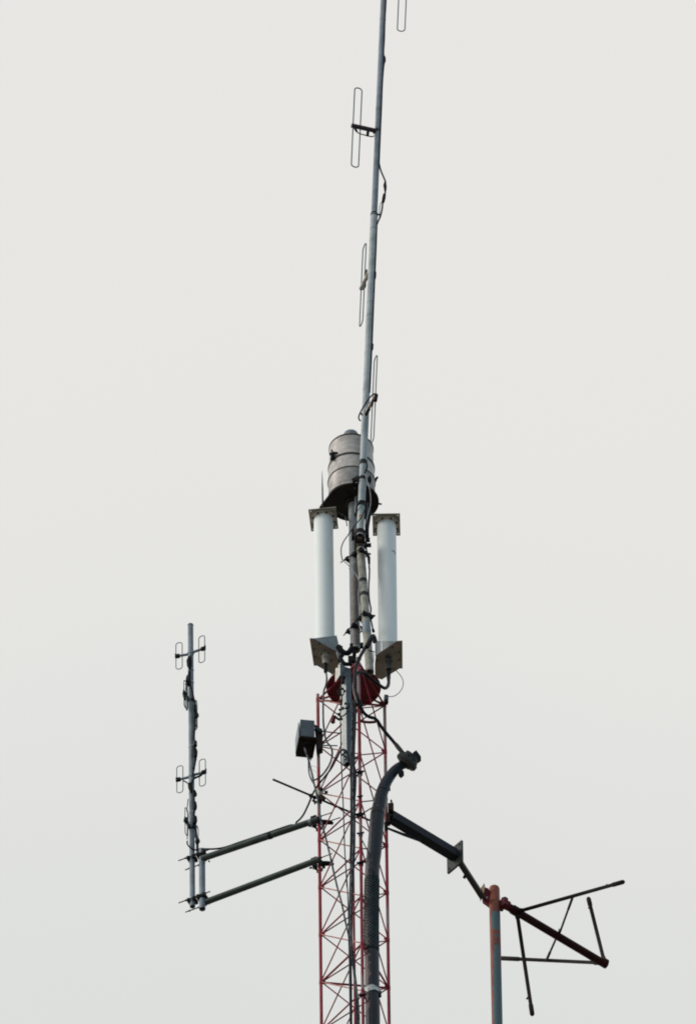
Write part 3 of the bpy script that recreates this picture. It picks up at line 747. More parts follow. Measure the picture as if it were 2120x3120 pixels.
# ------------------------------------------------------------------ mounting post (square tube with head plate)
YP = -.24
e_t = A(22, 715, 1700, YP); e_b = A(23, 600, 1650, YP); 
ex = (e_t.x+e_b.x)/2
zt_ = A(22, 560, 1560, YP).z; zb_ = A(23, 640, 1860, YP).z
post = thing('mounting_post', Vector((ex, YP, zb_)), 'pale square steel post hung on the left front face of the tower top', 'post')
wl2, wr2 = 14*px, 15.5*px
dl = Vector((-.62, .785, 0)); dr = Vector((.90, .436, 0))
Lw, Rw = wl2/.62, wr2/.90
cor = Vector((ex, YP, 0))
def ring_pts(z, cz=0): return [cor+ZUP*z, cor+dr*Rw+ZUP*z, cor+dr*Rw+dl*Lw+ZUP*z, cor+dl*Lw+ZUP*z]
mb = MB(); wall = .004
outer = ring_pts(zb_); nn_ = len(mb.v)
def sqtube(mb, zlo, zhi):
    cen = cor + dr*Rw/2 + dl*Lw/2
    o = [p-cor for p in ring_pts(0)]; cr = cen-cor
    inn = [cr + (p-cr)*.82 for p in o]
    i = len(mb.v)
    for z in (zlo, zhi):
        for q in o + inn: mb.v.append(cor+q+ZUP*z)
    for j in range(4):
        k = (j+1) % 4
        mb.addf((i+j, i+k, i+8+k, i+8+j)); mb.addf((i+4+k, i+4+j, i+12+j, i+12+k))
        mb.addf((i+k, i+j, i+4+j, i+4+k)); mb.addf((i+8+j, i+8+k, i+12+k, i+12+j))
sqtube(mb, zb_, zt_)
build(mb, 'square_tube', mat('post_zinc', (.13, .17, .21), (.09, .12, .15), 7, rough=.5, stretch=(1, 1, .4)), post)
nl = dl.cross(ZUP); nl = nl if nl.x < 0 else -nl
zf_ = A(23, 540, 1590, YP).z
build(MB().prism([cor+dl*.0005+ZUP*zf_, cor+dl*Lw*.99+ZUP*zf_, cor+dl*Lw*.99+ZUP*(zt_-.01), cor+dl*.0005+ZUP*(zt_-.01)], nl*.0018), 'lit_side_strip', 'post_lit', post)  # added strip, pale so the left face of the post looks lit
build(MB().prism([p+ZUP*.012 for p in [cor+(q-cor)*.97+dr*.0006+dl*.0006 for q in ring_pts(0)]] and [Vector((p.x, p.y, zb_+.012)) for p in ring_pts(0)], ZUP*.002), 'foot_shade', 'rubber', post)  # black sheet added inside the open foot, painting its shaded interior
# head bracket: pale left cheek, dark front cheek
mb = MB().prism([A(22, 530, 1170, YP-.01), A(22, 545, 1500, YP-.01), A(22, 425, 1700, YP+.06), A(22, 395, 1700, YP+.07), A(22, 410, 1330, YP+.06)], Vector((-.0012, .005, 0)))
build(mb, 'side_cheek', 'tie', post)
mb = MB().cyl(A(22, 470, 1280, YP+.018), A(22, 474, 1272, YP+.06), 2.6*px, 10); build(mb, 'bolt', 'rubber', post)
mb = MB().prism([A(22, 535, 1165, YP-.012), A(22, 600, 1190, YP-.012), A(22, 690, 1270, YP-.006), A(22, 860, 1330, YP+.02), A(22, 865, 1610, YP+.02), A(22, 560, 1560, YP-.012), A(22, 550, 1500, YP-.012)], Vector((.001, .005, 0)))
build(mb, 'front_cheek', 'box', post)
mb = MB(); mb.tube(tr(22, [(540, 1620, YP+.01), (620, 1590, YP), (700, 1620, YP+.01)]), [5*px, 7*px, 5*px], 8); mb.cyl(A(22, 620, 1600, YP), A(22, 620, 1760, YP), 5.2*px, 8)
build(mb, 'hanger', 'steel', post)
# U-bolt sets on the post
def ubolt(k, xs, y0, Yv, label):
    r = thing('u_bolt', A(k, *xs[0], Yv), label, 'u-bolt', 'u-bolts on the pale mounting post')
    mb = MB().tube(spline(tr(k, xs, Yv), 5), 1.9*px, 8); build(mb, 'bow', 'steel', r)
    mb = MB()
    for (x, y) in y0: mb.box(A(k, x, y, Yv-.004), Vector((3.4*px, 0, 0)), Vector((0, .005, 0)), ZUP*.006)
    build(mb, 'saddle', 'rusty', r)
ubolt(22, [(480, 1950), (510, 2080), (580, 2130), (650, 2060), (640, 1930), (570, 1900), (500, 1930)], [(545, 1920), (615, 1925), (675, 1990), (530, 2090)], YP-.02, 'topmost u-bolt on the pale post, just below its head plate')
ubolt(23, [(400, 625), (470, 640), (530, 610), (600, 615), (640, 570), (640, 480)], [(560, 495), (500, 600), (585, 600), (430, 640)], YP-.02, 'middle u-bolt wrapped round the pale post beside the red plate')
ubolt(23, [(390, 735), (440, 790), (530, 770), (620, 670)], [(400, 740), (420, 860), (470, 860)], YP-.02, 'third u-bolt on the pale post beside the dark red lamp')
ubolt(23, [(440, 1620), (490, 1570), (560, 1590), (610, 1660), (590, 1780), (530, 1830)], [(540, 1655), (500, 1700), (550, 1740)], YP-.02, 'lowest u-bolt on the pale post, at its open foot')
# tape wraps
build(MB().tube([A(23, 465, 330, YP-.02), A(23, 465, 410, YP-.02)], 3.6*px, 10), 'cable_wrap', 'tie', loc=A(23, 465, 330, YP-.02), label='white wrap round the thin cable beside the pale post', cat='cable wrap')
# dark red lamp
lp = thing('obstruction_lamp', A(23, 270, 900, .0), 'small dark red lamp on a short arm inside the tower top at the left', 'lamp')
c0, c1_ = A(23, 262, 940, -.05), A(23, 290, 800, -.05)
build(MB().tube([c0, lerp(c0, c1_, .1), lerp(c0, c1_, .15), c1_], [6*px, 7.2*px, 6.2*px, 5.6*px], 16), 'lens', 'maroon', lp)
build(MB().tube(tr(23, [(300, 800), (350, 830), (400, 870), (440, 860)], -.06), [5*px, 4*px, 4*px, 3.4*px], 8), 'bracket_arm', 'rusty', lp)

# junction block on right leg
jb = thing('junction_box', A(5, 1215, 1720, .13), 'small grey junction box with dark base on top of the right tower leg', 'box')
mb = MB(); c = A(5, 1210, 1705, .12); mb.box(c, Vector((.0125, .003, 0)), Vector((-.003, .016, 0)), ZUP*.020, ch=.002); build(mb, 'housing', 'box', jb)
mb = MB(); c = A(5, 1216, 1760, .12); mb.box(c, Vector((.010, .003, 0)), Vector((-.003, .013, 0)), ZUP*.004); build(mb, 'base', 'steel', jb)
mb = MB(); 
for x in (1120, 1140): mb.cyl(A(5, x, 1745, .1), A(5, x+14, 1800, .1), 2*px, 6)
build(mb, 'bolt', 'steel', jb)

# ------------------------------------------------------------------ equipment box
YE = .0
eb = thing('equipment_box', A(14, 430, 700, YE), 'blue grey equipment box with hooded dark underside on the left tower leg', 'equipment box')
ztE = A(14, 420, 235, YE-.03).z; zbE = A(14, 420, 625, YE-.03).z
f = [AZ(14, 262, 612, zbE), AZ(14, 572, 640, zbE)]
w_ = (f[1]-f[0]); dpth = AZ(14, 200, 1040, zbE) - AZ(14, 245, 615, zbE)
dp = ZUP.cross(w_).normalized()*dpth.length*.98
pl = [f[0], f[1], f[1]+dp, f[0]+dp]
build(MB().prism([p+dp*0.02 for p in pl], ZUP*(ztE-zbE)), 'body', 'box', eb)
e0, e1 = AZ(14, 240, 612, zbE-.004), AZ(14, 622, 650, zbE-.004)
wv = e1-e0; dp2 = ZUP.cross(wv).normalized()*(AZ(14, 165, 1055, zbE)-AZ(14, 240, 612, zbE)).length
build(MB().prism([e0, e1, e1+dp2, e0+dp2], ZUP*.010), 'hood_plate', 'boxdark', eb)
c = (e0+e1+e0+dp2+e1+dp2)/4
mb = MB(); mb.box(c-ZUP*.003, wv*.34, dp2*.32, ZUP*.004); build(mb, 'access_cover', 'boxdark', eb)
mb = MB(); sl_ = f[0]+dp*.5+Vector((-.010, 0, 0)); mb.box(Vector((sl_.x, sl_.y, (zbE+ztE)/2-.01)), Vector((.0025, 0, 0)), dp*.45, ZUP*(ztE-zbE)*.42); build(mb, 'side_shield', 'galv', eb)
mb = MB().prism([A(14, 565, 340, YE), A(14, 640, 375, YE), A(14, 700, 430, YE), A(14, 735, 432, YE), A(14, 735, 850, YE), A(14, 600, 900, YE), A(14, 590, 640, YE), A(14, 580, 560, YE)], Vector((.004, .05, .0)))
build(mb, 'mounting_bracket', 'boxdark', eb)
mb = MB()
mb.cyl(A(14, 600, 440, YE), A(14, 700, 500, YE), 8*px, 10); mb.cyl(A(14, 690, 490, -.02), A(14, 1118, 538, .05), 1.9*px, 8); mb.cyl(A(14, 730, 805, -.02), A(14, 1070, 815, .05), 1.9*px, 8)
nut(mb, A(14, 755, 495, -.02), Vector((1, 0, 0)), .006, .008)
build(mb, 'threaded_rod', 'cable_teal', eb)
mb = MB()
for x, y in ((325, 385), (550, 270), (290, 250), (560, 600), (285, 590)): mb.lathe(A(14, x, y, f[0].y-.001), [(.0018, 0), (.0022, .002), (.001, .003)], 8, axis=Vector((0, -1, 0)))
build(mb, 'cover_screw', 'bolt', eb)
build(MB().tube([AZ(14, 335, 780, zbE-.002), A(14, 345, 850, YE+.06)], 3.4*px, 10), 'cable_gland', 'galv_warm', eb)
build(MB().prism([A(14, 450, 1080, .06), A(14, 510, 1085, .06), A(14, 485, 1150, .06)], Vector((0, .003, 0))), 'drip_tab', 'boxdark', eb)

# ------------------------------------------------------------------ left stand-off frame + small array
zU = A(10, 1385, 215, LEG['L'].y-.02).z; zL = A(10, 1400, 690, LEG['L'].y-.02).z
uR, uL = AZ(10, 1392, 212, zU), AZ(10, 62, 662, zU)
lR, lL = AZ(10, 1400, 672, zL), AZ(10, 70, 1172, zL)
YPo = (uL.y+lL.y)/2; rA = 9.9*px
po_t = A(25, 835, 285, YPo); po_b = A(25, 838, 2030, YPo)
pxm = (po_t.x+po_b.x)/2
sf = thing('standoff_frame', Vector((pxm, YPo, po_b.z)), 'green grey frame of two long horizontal arms and a short post left of the tower', 'frame')
def attach_x(p, q, X): t = (X-p.x)/(q.x-p.x); return lerp(p, q, t)
au = attach_x(uR, uL, pxm); al = attach_x(lR, lL, pxm); YPo = (au.y+al.y)/2
build(MB().tube([uR, au], rA, 20), 'arm', 'olive', sf, label='upper arm with a clamp ring and a cable lying along it')
build(MB().tube([lR, al], rA, 20), 'arm', 'olive', sf)
build(MB().pipe(Vector((pxm, YPo, po_b.z)), Vector((pxm, YPo, po_t.z)), 9.6*px, .12, 24), 'post', 'galv', sf)
c = lerp(uR, au, (1392-840)/(1392-62.)); d = (au-uR).normalized()
build(MB().tube([c-d*.010, c+d*.010], rA*1.12, 18), 'joint_ring', 'steel', sf)
c = lerp(uR, au, .07); build(MB().tube([c-d*.010, c+d*.010], rA*1.02, 18), 'paint_patch', 'galv', sf)
for p, q in ((uR, au), (lR, al)):
    c = lerp(p, q, .965); build(MB().cyl(c-ZUP*rA*.8, c-ZUP*(rA+.014), .004, 8), 'set_screw', 'steel', sf)
for z_, nm in ((zU, 'upper'), (zL, 'lower')):
    # saddle where the arm meets the post
    c = Vector((pxm, YPo, z_+.022)); build(MB().lathe(c, [(9.6*px, 0), (13*px, .003), (13*px, .024), (9.6*px, .03)], 20), 'saddle', 'steel', sf)
# clamps on the tower leg
for (kx, ky, p, lab) in ((24, 0, uR, 'upper dark clamp fixing the stand-off arm to the left tower leg'), (24, 0, lR, 'lower dark clamp fixing the stand-off arm to the left tower leg')):
    t = thing('leg_clamp', p, lab, 'clamp', 'clamps holding the stand-off arms on the left leg')
    d = (p-(au if p is uR else al)); d.z = 0; d.normalize(); w = d.cross(ZUP)
    if w.y > 0: w = -w
    c = LEG['L'].copy(); c.z = p.z
    mb = MB(); mb.box(c - d*.038 + ZUP*.012, d*.008, w*.034, ZUP*.024, ch=.003); mb.box(c - d*.028 - w*.0 + ZUP*.045, d*.011, w*.012, ZUP*.016)
    mb.box(c + d*.012 - w*.01, d*.007, w*.03, ZUP*.016); mb.tube(spline([c+d*.01-w*.01, c+d*.035-w*.035, c+d*.055-w*.06], 4), [8*px, 7*px, 5*px]+[5*px]*6, 8) if 0 else None
    mb.tube([c+d*.012-w*.012+ZUP*.004, c+d*.04-w*.022, c+d*.062-w*.035, c+d*.07-w*.05], [8.5*px, 8*px, 7*px, 4.5*px], 10)
    build(mb, 'clamp_block', 'steel', t)
    mb = MB()
    for s_, z0, L2 in ((1, .02, .07), (-1, .0, .105 if p is uR else .055), (1, -.035, .0)):
        a = c + w*s_*.022 - d*.062 + ZUP*z0; b = c + w*s_*.022 + d*(.03+L2) + ZUP*z0
        mb.tube([a, b], .0033, 8)
        for q in (-.05, .022): nut(mb, c + w*s_*.022 + d*q + ZUP*z0, d, .0072, .009)
    build(mb, 'threaded_rod', 'steel', t)
    mb = MB(); mb.box(c - d*.01 - ZUP*.04 - w*.02, d*.020, w*.004, ZUP*.012); build(mb, 'lower_jaw', 'steel', t)
# small array mast
dA = (uR-au); dA.z = 0; dA.normalize()
mz_t = A(8, 388, 212, YPo).z; mz_b = A(25, 520, 1860, YPo).z
mx_ = A(25, 548, 1100, YPo+.03).x; mxt = A(8, 393, 400, YPo+.03).x
YM = YPo + (pxm-mx_)*(-dA.y/dA.x)*-1 if 0 else YPo + .03
mbase = Vector((mx_, YM, mz_b)); mtop = Vector(((mxt+mx_)/2 if 0 else mxt, YM, A(8, 388, 215, YM).z))
sm = thing('dipole_array', mbase, 'small upright mast with eight short folded dipoles on the left stand-off frame', 'antenna')
axm = (mtop-mbase).normalized(); Lmm = (mtop-mbase).length
build(MB().pipe(mbase, mtop, 8.4*px, .15, 24), 'mast', 'galv', sm)
build(MB().lathe(mtop-ZUP*.001, [(8.9*px, -.006), (8.9*px, .001), (7*px, .004), (.001, .006)], 24, cap=False), 'mast_cap', 'steel', sm)
def msm(k, x, y):
    p = A(k, x, y, YM); return mbase + axm*((p.z-mbase.z)/axm.z)
wv_, Lv = 19.5*px, 80*px/cp
def sdip(k, ay, tip, big=1.0, w=wv_, L=Lv, lead=None, br=4.2):
    a = msm(k, 400, ay); t = AZ(k, tip[0], tip[1], a.z)
    return folded_dipole(sm, a, t, ZUP, w, L, 1.35*px, br*px, 1.2*px, 'galv', sm, balun=True, arch=lead)
sdip(8, 625, (606, 555)); sdip(8, 640, (172, 678))
sdip(9, 370, (570, 318)); sdip(9, 385, (170, 432))
# pairs pointing towards and away from the viewer
sdip(8, 1335, (292, 1210), w=16*px); sdip(8, 1330, (492, 1560), w=16*px)
sdip(9, 1090, (285, 975), w=16*px); sdip(9, 1090, (470, 1275), w=16*px)
for k, y in ((8, 630), (9, 378), (8, 1335), (9, 1095)):
    c = msm(k, 400, y); build(MB().tube([c-ZUP*.013, c+ZUP*.013], 9.6*px, 20), 'boom_collar', 'galv' if y in (630, 378) else 'steel', sm)
Yf = YM-.022
def run8(k, pts, r, name='feed_lead', m='cable', Yv=None): return build(MB().tube(spline(tr(k, pts, Yv or Yf), 5), r*px, 8), name, m, sm)
run8(8, [(400, 655), (385, 700), (375, 780), (378, 870), (372, 930), (350, 1010), (330, 1090), (318, 1200), (316, 1330), (318, 1420), (340, 1472), (352, 1420), (350, 1300), (345, 1130), (352, 1080)], 1.6)
run8(8, [(370, 900), (378, 1000), (385, 1090), (412, 1180), (432, 1280), (462, 1390), (458, 1480), (450, 1600), (450, 1740), (442, 1860), (448, 1960), (450, 2060), (462, 2160), (455, 2250), (440, 2330)], 3.6)
run8(8, [(440, 1330), (470, 1380), (480, 1500), (485, 1640), (482, 1740), (465, 1745), (462, 1600)], 1.4)
run8(9, [(430, 60), (440, 140), (420, 230), (412, 300), (380, 380)], 1.8)
run8(9, [(560, 300), (500, 370), (430, 400), (395, 430), (375, 500), (385, 590), (405, 640), (412, 720), (425, 800), (410, 900), (425, 1000), (432, 1100), (445, 1200), (452, 1300), (450, 1400)], 3.2)
run8(9, [(262, 440), (300, 460), (345, 490), (365, 540), (372, 590)], 2)
run8(9, [(330, 690), (320, 780), (312, 850), (330, 900), (328, 1000), (318, 1100), (318, 1240)], 1.4)
run8(9, [(318, 1262), (318, 1300), (345, 1340), (400, 1375), (470, 1390)], 2.3)
def block(k, pts, r, m='rubber'): return build(MB().tube(tr(k, pts, Yf-.006), [q*px*1.2 for q in r], 8), 'splice', m, sm)
block(8, [(380, 690), (372, 740), (375, 820), (380, 865)], [5, 7.2, 6.2, 2.5])
block(8, [(378, 900), (372, 935), (365, 975)], [3, 3.6, 3])
block(8, [(352, 965), (345, 1050)], [4, 5.2], 'cable_grey')
block(8, [(350, 1078), (350, 1095)], [6.5, 6.5])
block(8, [(305, 1200), (300, 1250), (312, 1320)], [3, 4.6, 3])
block(8, [(460, 1400), (455, 1480)], [4, 3.4]); block(8, [(470, 1545), (472, 1580)], [3.6, 3.6])
block(8, [(460, 1930), (458, 2000)], [4.6, 5.6], 'cable_grey'); block(8, [(445, 2030), (458, 2080), (465, 2160)], [5.6, 7, 4.6])
block(9, [(355, 485), (362, 545), (378, 595)], [6, 6, 4]); block(9, [(405, 585), (420, 625), (425, 650)], [5.4, 6, 4])
block(9, [(418, 735), (425, 790), (425, 830)], [4.4, 5, 4]); block(9, [(425, 930), (425, 990), (415, 1030)], [4.4, 5.6, 5])
block(9, [(450, 1245), (455, 1275), (450, 1310)], [4.4, 6, 3]); block(9, [(305, 950), (315, 1010), (345, 1085)], [4, 5, 3.4])
for k, p in ((8, (358, 1063)), (8, (435, 2015)), (9, (395, 610)), (9, (395, 880)), (9, (412, 1045)), (8, (430, 1310)), (8, (385, 880))):
    c = msm(k, *p); c2 = A(k, *p, Yf-.01); build(MB().tube([c-ZUP*.0025, c+ZUP*.0025], 9.3*px, 20), 'cable_tie', 'tie', sm)
build(MB().prism([A(9, 392, 1735, YM-.0172), A(9, 410, 1735, YM-.0135), A(9, 410, 1880, YM-.0135), A(9, 392, 1880, YM-.0172)], Vector((-.0002, .002, 0))), 'yellow_label', mat('faded_label', (.22, .20, .09), (.06, .06, .05), 60, rough=.7), sm)
# clamps mast to post
for zf, ov2, lab, kk in ((A(25, 620, 345, YPo-.02).z, (.035, .0), 'upper dark rod clamp between the small left mast and the frame post', 0), (A(25, 640, 1590, YPo-.02).z, (.05, .0), 'lower dark rod clamp between the small left mast and the frame post', 1)):
    pa = Vector((mbase.x, YM, zf-.012)); pa.x = (mbase + axm*((zf-mbase.z)/axm.z)).x; pb = Vector((pxm, YPo, zf-.012))
    pipe_clamp(pa, pb, 8.4*px, 9.6*px, over=(.066, .048), over2=(.045, -.01), drop=.045, label=lab, group=GC, m='steel')

# ------------------------------------------------------------------ long rod through the tower
rz = A(24, 300, 170, LEG['L'].y-.03).z
ra_, rb3 = AZ(6, 38, 575, rz), AZ(6, 1005, 985, rz)
lr = thing('cross_rod', ra_, 'long dark straight rod pointing out left and running across through the tower', 'rod')
build(MB().tube([ra_, rb3], 3.3*px, 12), 'rod', 'steel', lr)
for x, y, s_ in ((420, 740, 1), (662, 842, .8), (900, 945, 1.3), (455, 757, .9)):
    c = AZ(6, x, y, rz); d = (rb3-ra_).normalized(); mb = MB().tube([c-d*.012*s_, c-d*.004, c+d*.004, c+d*.012*s_], [4.5*px*s_, 7*px*s_, 7*px*s_, 4.5*px*s_], 8, smooth=False)
    build(mb, 'rod_clamp', 'steel', lr)
kc = thing('leg_knuckle', A(6, 520, 720, .06), 'pale and rust coloured knuckle clamp where the long rod meets the left leg', 'clamp')
mb = MB(); mb.tube(tr(24, [(440, 60, .04), (480, 110, .03), (480, 150, .03)]), [5*px, 8*px, 4*px], 10); mb.tube(tr(24, [(520, 130, .03), (550, 80, .03), (590, 20, .04)]), 2.2*px, 8)
build(mb, 'clip', 'flange_ring', kc)
mb = MB(); mb.cyl(A(24, 510, 20, .04), A(24, 500, 75, .04), 7*px, 10); mb.cyl(A(24, 580, 90, .04), A(24, 650, 90, .04), 4.5*px, 8); mb.box(A(24, 480, 230, .07), Vector((8*px, 0, 0)), Vector((0, .02, 0)), ZUP*.022, ch=.003)
mb.cyl(A(24, 520, 180, .04), A(24, 570, 240, .04), 6*px, 8); mb.tube(tr(24, [(350, 250), (400, 290), (390, 340)], .04), [4*px, 5*px, 1*px], 8)
build(mb, 'clamp_body', 'rusty', kc)
# hangers on the front leg
for n__, (k, x, y, s_, lab) in enumerate(((6, 885, 515, 1.2, 'dark cable hanger on the front leg just below the pale post foot'), (6, 880, 760, .8, 'small slanted cable hanger above the rod on the front leg'),
        (24, 1270, 560, 1.3, 'dark hanger on the front leg where the long rod crosses'), (24, 1300, 940, 1.0, 'weathered grey hanger on the front leg below the rod'),
        (24, 1290, 1530, 1.1, 'dark toothed hanger on the front leg beside the bend of the fat hose'), (7, 800, 1640, 1.0, 'lowest hanger on the front leg level with the pale hose band'))):
    c = A(k, x, y, LEG['C'].y); c.x = LEG['C'].x
    h = thing('cable_hanger', c, lab, 'hanger', 'cable hangers on the front leg of the tower')
    mb = MB().tube([c-ZUP*.010*s_, c+ZUP*.010*s_], 7*px*s_, 12); build(mb, 'collar', 'steel' if n__ != 3 else 'galv', h)
    mb = MB(); mb.tube([c+Vector((-.024*s_, -.014, -.004)), c+Vector((.022*s_, -.014, .004))], 2.4*px*s_, 8); nut(mb, c+Vector((-.018*s_, -.014, -.003)), Vector((1, 0, 0)), .0075*s_, .007); nut(mb, c+Vector((.017*s_, -.014, .003)), Vector((1, 0, 0)), .0075*s_, .007)
    build(mb, 'bolt', 'steel', h)

# ------------------------------------------------------------------ right support arm and orange pole
YR = LEG['R'].y
zB_ = A(11, 130, 345, YR).z
b0, b1 = AZ(11, 122, 350, zB_), AZ(11, 890, 812, zB_)
arm = thing('outrigger', b0, 'dark box beam with square end plate and thinner brown arm reaching right from the tower', 'outrigger')
d = (b1-b0).normalized(); w = d.cross(ZUP)
hb = .031; 
mb = MB(); mb.box((b0+b1)/2, d*((b1-b0).length/2), w*hb, ZUP*hb, ch=0); build(mb, 'box_beam', 'navy', arm)
pcn = [A(11, 972, 635, b1.y), A(11, 975, 885, b1.y)]
# square end plate perpendicular to the beam
pce = b1 + d*.004; hw_ = 0.5*175/3.9475*px/abs(w.x); hh_ = 0.5*250/3.9475*px/cp
pcc = AZ(11, 886, 832, zB_)
mb = MB(); mb.box(pcc, w*hw_, ZUP*hh_, d*.003); mb.box(pcc+d*.0075, w*hw_, ZUP*hh_, d*.003)
build(mb, 'end_plate', 'plate', arm)
mb = MB()
for sx_ in (-1, 1):
    for sz_ in (-1, 1):
        c = pcc + w*hw_*.72*sx_ + ZUP*hh_*.72*sz_; mb.tube([c-d*.010, c+d*.018], .0052, 6, smooth=False)
build(mb, 'plate_bolt', 'bolt', arm)
zS = zB_ - .012
s0, s1 = A(11, 948, 895, pcc.y+.02), None
zS = s0.z; s1 = AZ(11, 1222, 1318, zS)
d2 = (s1-s0).normalized(); w2 = d2.cross(ZUP); hs = .0165
mb = MB(); mb.box((s0+s1)/2, d2*((s1-s0).length/2), w2*hs*1.0, ZUP*hs*.8); build(mb, 'thin_arm', 'brown', arm)
mb = MB().cyl(A(11, 1012, 1062, s0.y+.03), A(11, 1000, 1082, s0.y+.03), 5*px, 10); build(mb, 'knob', 'steel', arm)
mb = MB().prism([A(11, 1240, 1150, s1.y-.02), A(11, 1248, 1195, s1.y-.02), A(11, 1230, 1290, s1.y), A(11, 1190, 1362, s1.y+.02), A(11, 1196, 1312, s1.y+.02), A(11, 1222, 1270, s1.y), A(11, 1198, 1205, s1.y)], Vector((.003, .004, 0)))
build(mb, 'angle_bracket', mat('rust_yellow', (.33, .22, .12), (.15, .12, .09), 30, rough=.7), arm)
# strut below the beam
q0, q1 = A(11, 85, 490, YR), A(11, 470, 640, lerp(b0, b1, .45).y)
build(MB().tube([q0, lerp(q0, q1, .5), q1], [3.6*px, 4.6*px, 3.4*px], 10), 'brace_strut', 'navy', arm)
mb = MB(); mb.box(A(11, 120, 250, YR-.015), Vector((8.6*px, 0, 0)), Vector((0, .02, 0)), ZUP*.030, ch=.003); build(mb, 'tower_bracket', 'rusty', arm)
mb = MB(); mb.box(A(11, 88, 380, YR), Vector((6*px, 0, 0)), Vector((0, .02, 0)), ZUP*.04); mb.cyl(A(11, 128, 175, YR-.03), A(11, 122, 150, YR-.03), 3*px, 8)
build(mb, 'leg_saddle', 'rusty', arm)
mb = MB(); mb.box(A(11, 62, 480, YR), Vector((5.4*px, 0, 0)), Vector((0, .014, 0)), ZUP*.035); build(mb, 'lower_saddle', 'steel', arm)

YO = s1.y + .03
o_t = A(11, 1362, 1225, YO); o_b = A(12, 243, 1575, YO); rO = 16.3*px
oax = (o_t-o_b).normalized(); o_low = o_b - oax*3.0
op = thing('steel_pole', o_low, 'orange painted steel pole with big bare blue grey patches hanging right of the tower', 'pole')
def zloc(k, x, y): return A(k, x, y, YO).z - o_low.z
def ell_patch(zc, hz, xc, hx, soft=.12):
    def f(t, tcn, base):
        sx = nd(t, 'ShaderNodeSeparateXYZ'); t.links.new(tcn.outputs['Object'], sx.inputs[0])
        nn = nd(t, 'ShaderNodeTexNoise'); nn.inputs['Scale'].default_value = 26; nn.inputs['Detail'].default_value = 5; t.links.new(tcn.outputs['Object'], nn.inputs['Vector'])
        acc = None
        for ax_, c_, h_ in (('X', xc, hx), ('Z', zc, hz)):
            a = nd(t, 'ShaderNodeMath', operation='SUBTRACT'); a.inputs[1].default_value = c_; t.links.new(sx.outputs[ax_], a.inputs[0])
            b = nd(t, 'ShaderNodeMath', operation='DIVIDE'); b.inputs[1].default_value = h_; t.links.new(a.outputs[0], b.inputs[0])
            c = nd(t, 'ShaderNodeMath', operation='POWER'); c.inputs[1].default_value = 2 if ax_ == 'X' else 4
            ab = nd(t, 'ShaderNodeMath', operation='ABSOLUTE'); t.links.new(b.outputs[0], ab.inputs[0]); t.links.new(ab.outputs[0], c.inputs[0])
            if acc is None: acc = c.outputs[0]
            else:
                s_ = nd(t, 'ShaderNodeMath', operation='ADD'); t.links.new(acc, s_.inputs[0]); t.links.new(c.outputs[0], s_.inputs[1]); acc = s_.outputs[0]
        n3 = nd(t, 'ShaderNodeMath', operation='MULTIPLY_ADD'); n3.inputs[1].default_value = 1.8; t.links.new(nn.outputs[0], n3.inputs[0]); t.links.new(acc, n3.inputs[2])
        r = nd(t, 'ShaderNodeMapRange'); r.inputs[1].default_value = 1.85+soft; r.inputs[2].default_value = 1.85-soft; t.links.new(n3.outputs[0], r.inputs[0])
        fr = nd(t, 'ShaderNodeMapRange'); fr.inputs[1].default_value = .004; fr.inputs[2].default_value = -.004; t.links.new(sx.outputs['Y'], fr.inputs[0])
        mm = nd(t, 'ShaderNodeMath', operation='MULTIPLY'); t.links.new(r.outputs[0], mm.inputs[0]); t.links.new(fr.outputs[0], mm.inputs[1])
        mxx = nd(t, 'ShaderNodeMix', data_type='RGBA'); t.links.new(mm.outputs[0], mxx.inputs[0]); t.links.new(base, mxx.inputs[6]); mxx.inputs[7].default_value = (.07, .128, .148, 1)
        return mxx.outputs[2]
    return f
def xo(z): return oax.x/oax.z*z
za, zb__ = zloc(12, 230, 475), zloc(12, 230, 675); zc1 = zloc(12, 230, 770)
om = mat('orange_paint', (.25, .066, .036), (.16, .040, .030), 8, rough=.55,
         extra=chain(ell_patch((za+zb__)/2, (za-zb__)/2, xo((za+zb__)/2)+.006, .026), ell_patch(zc1-1.3, 1.33, xo(zc1-.4)+.007, .031)))
build(MB().tube([o_low, o_t - oax*0.0, o_t+oax*.012, o_t+oax*.021, o_t+oax*.026], [rO, rO, rO*.93, rO*.7, rO*.25], 32), 'pole', om, op)
c = A(12, 215, 372, YO); build(MB().tube([c-oax*.0035, c+oax*.0035], rO*1.03, 32), 'weld_ring', om, op)
mb = MB(); c = lerp(s1, o_t, .45); 
mb.prism([A(11, 1215, 1185, YO-.03), A(11, 1290, 1210, YO-.03), A(11, 1305, 1240, YO-.02), A(11, 1312, 1420, YO-.0), A(11, 1215, 1350, YO), A(11, 1235, 1290, YO-.02)], Vector((.004, .03, 0)))
build(mb, 'side_bracket', 'maroon', op)
mb = MB().cyl(A(11, 1278, 1325, YO-.03), A(11, 1272, 1318, YO-.06), 3*px, 8); build(mb, 'bracket_bolt', 'galv_light', op)

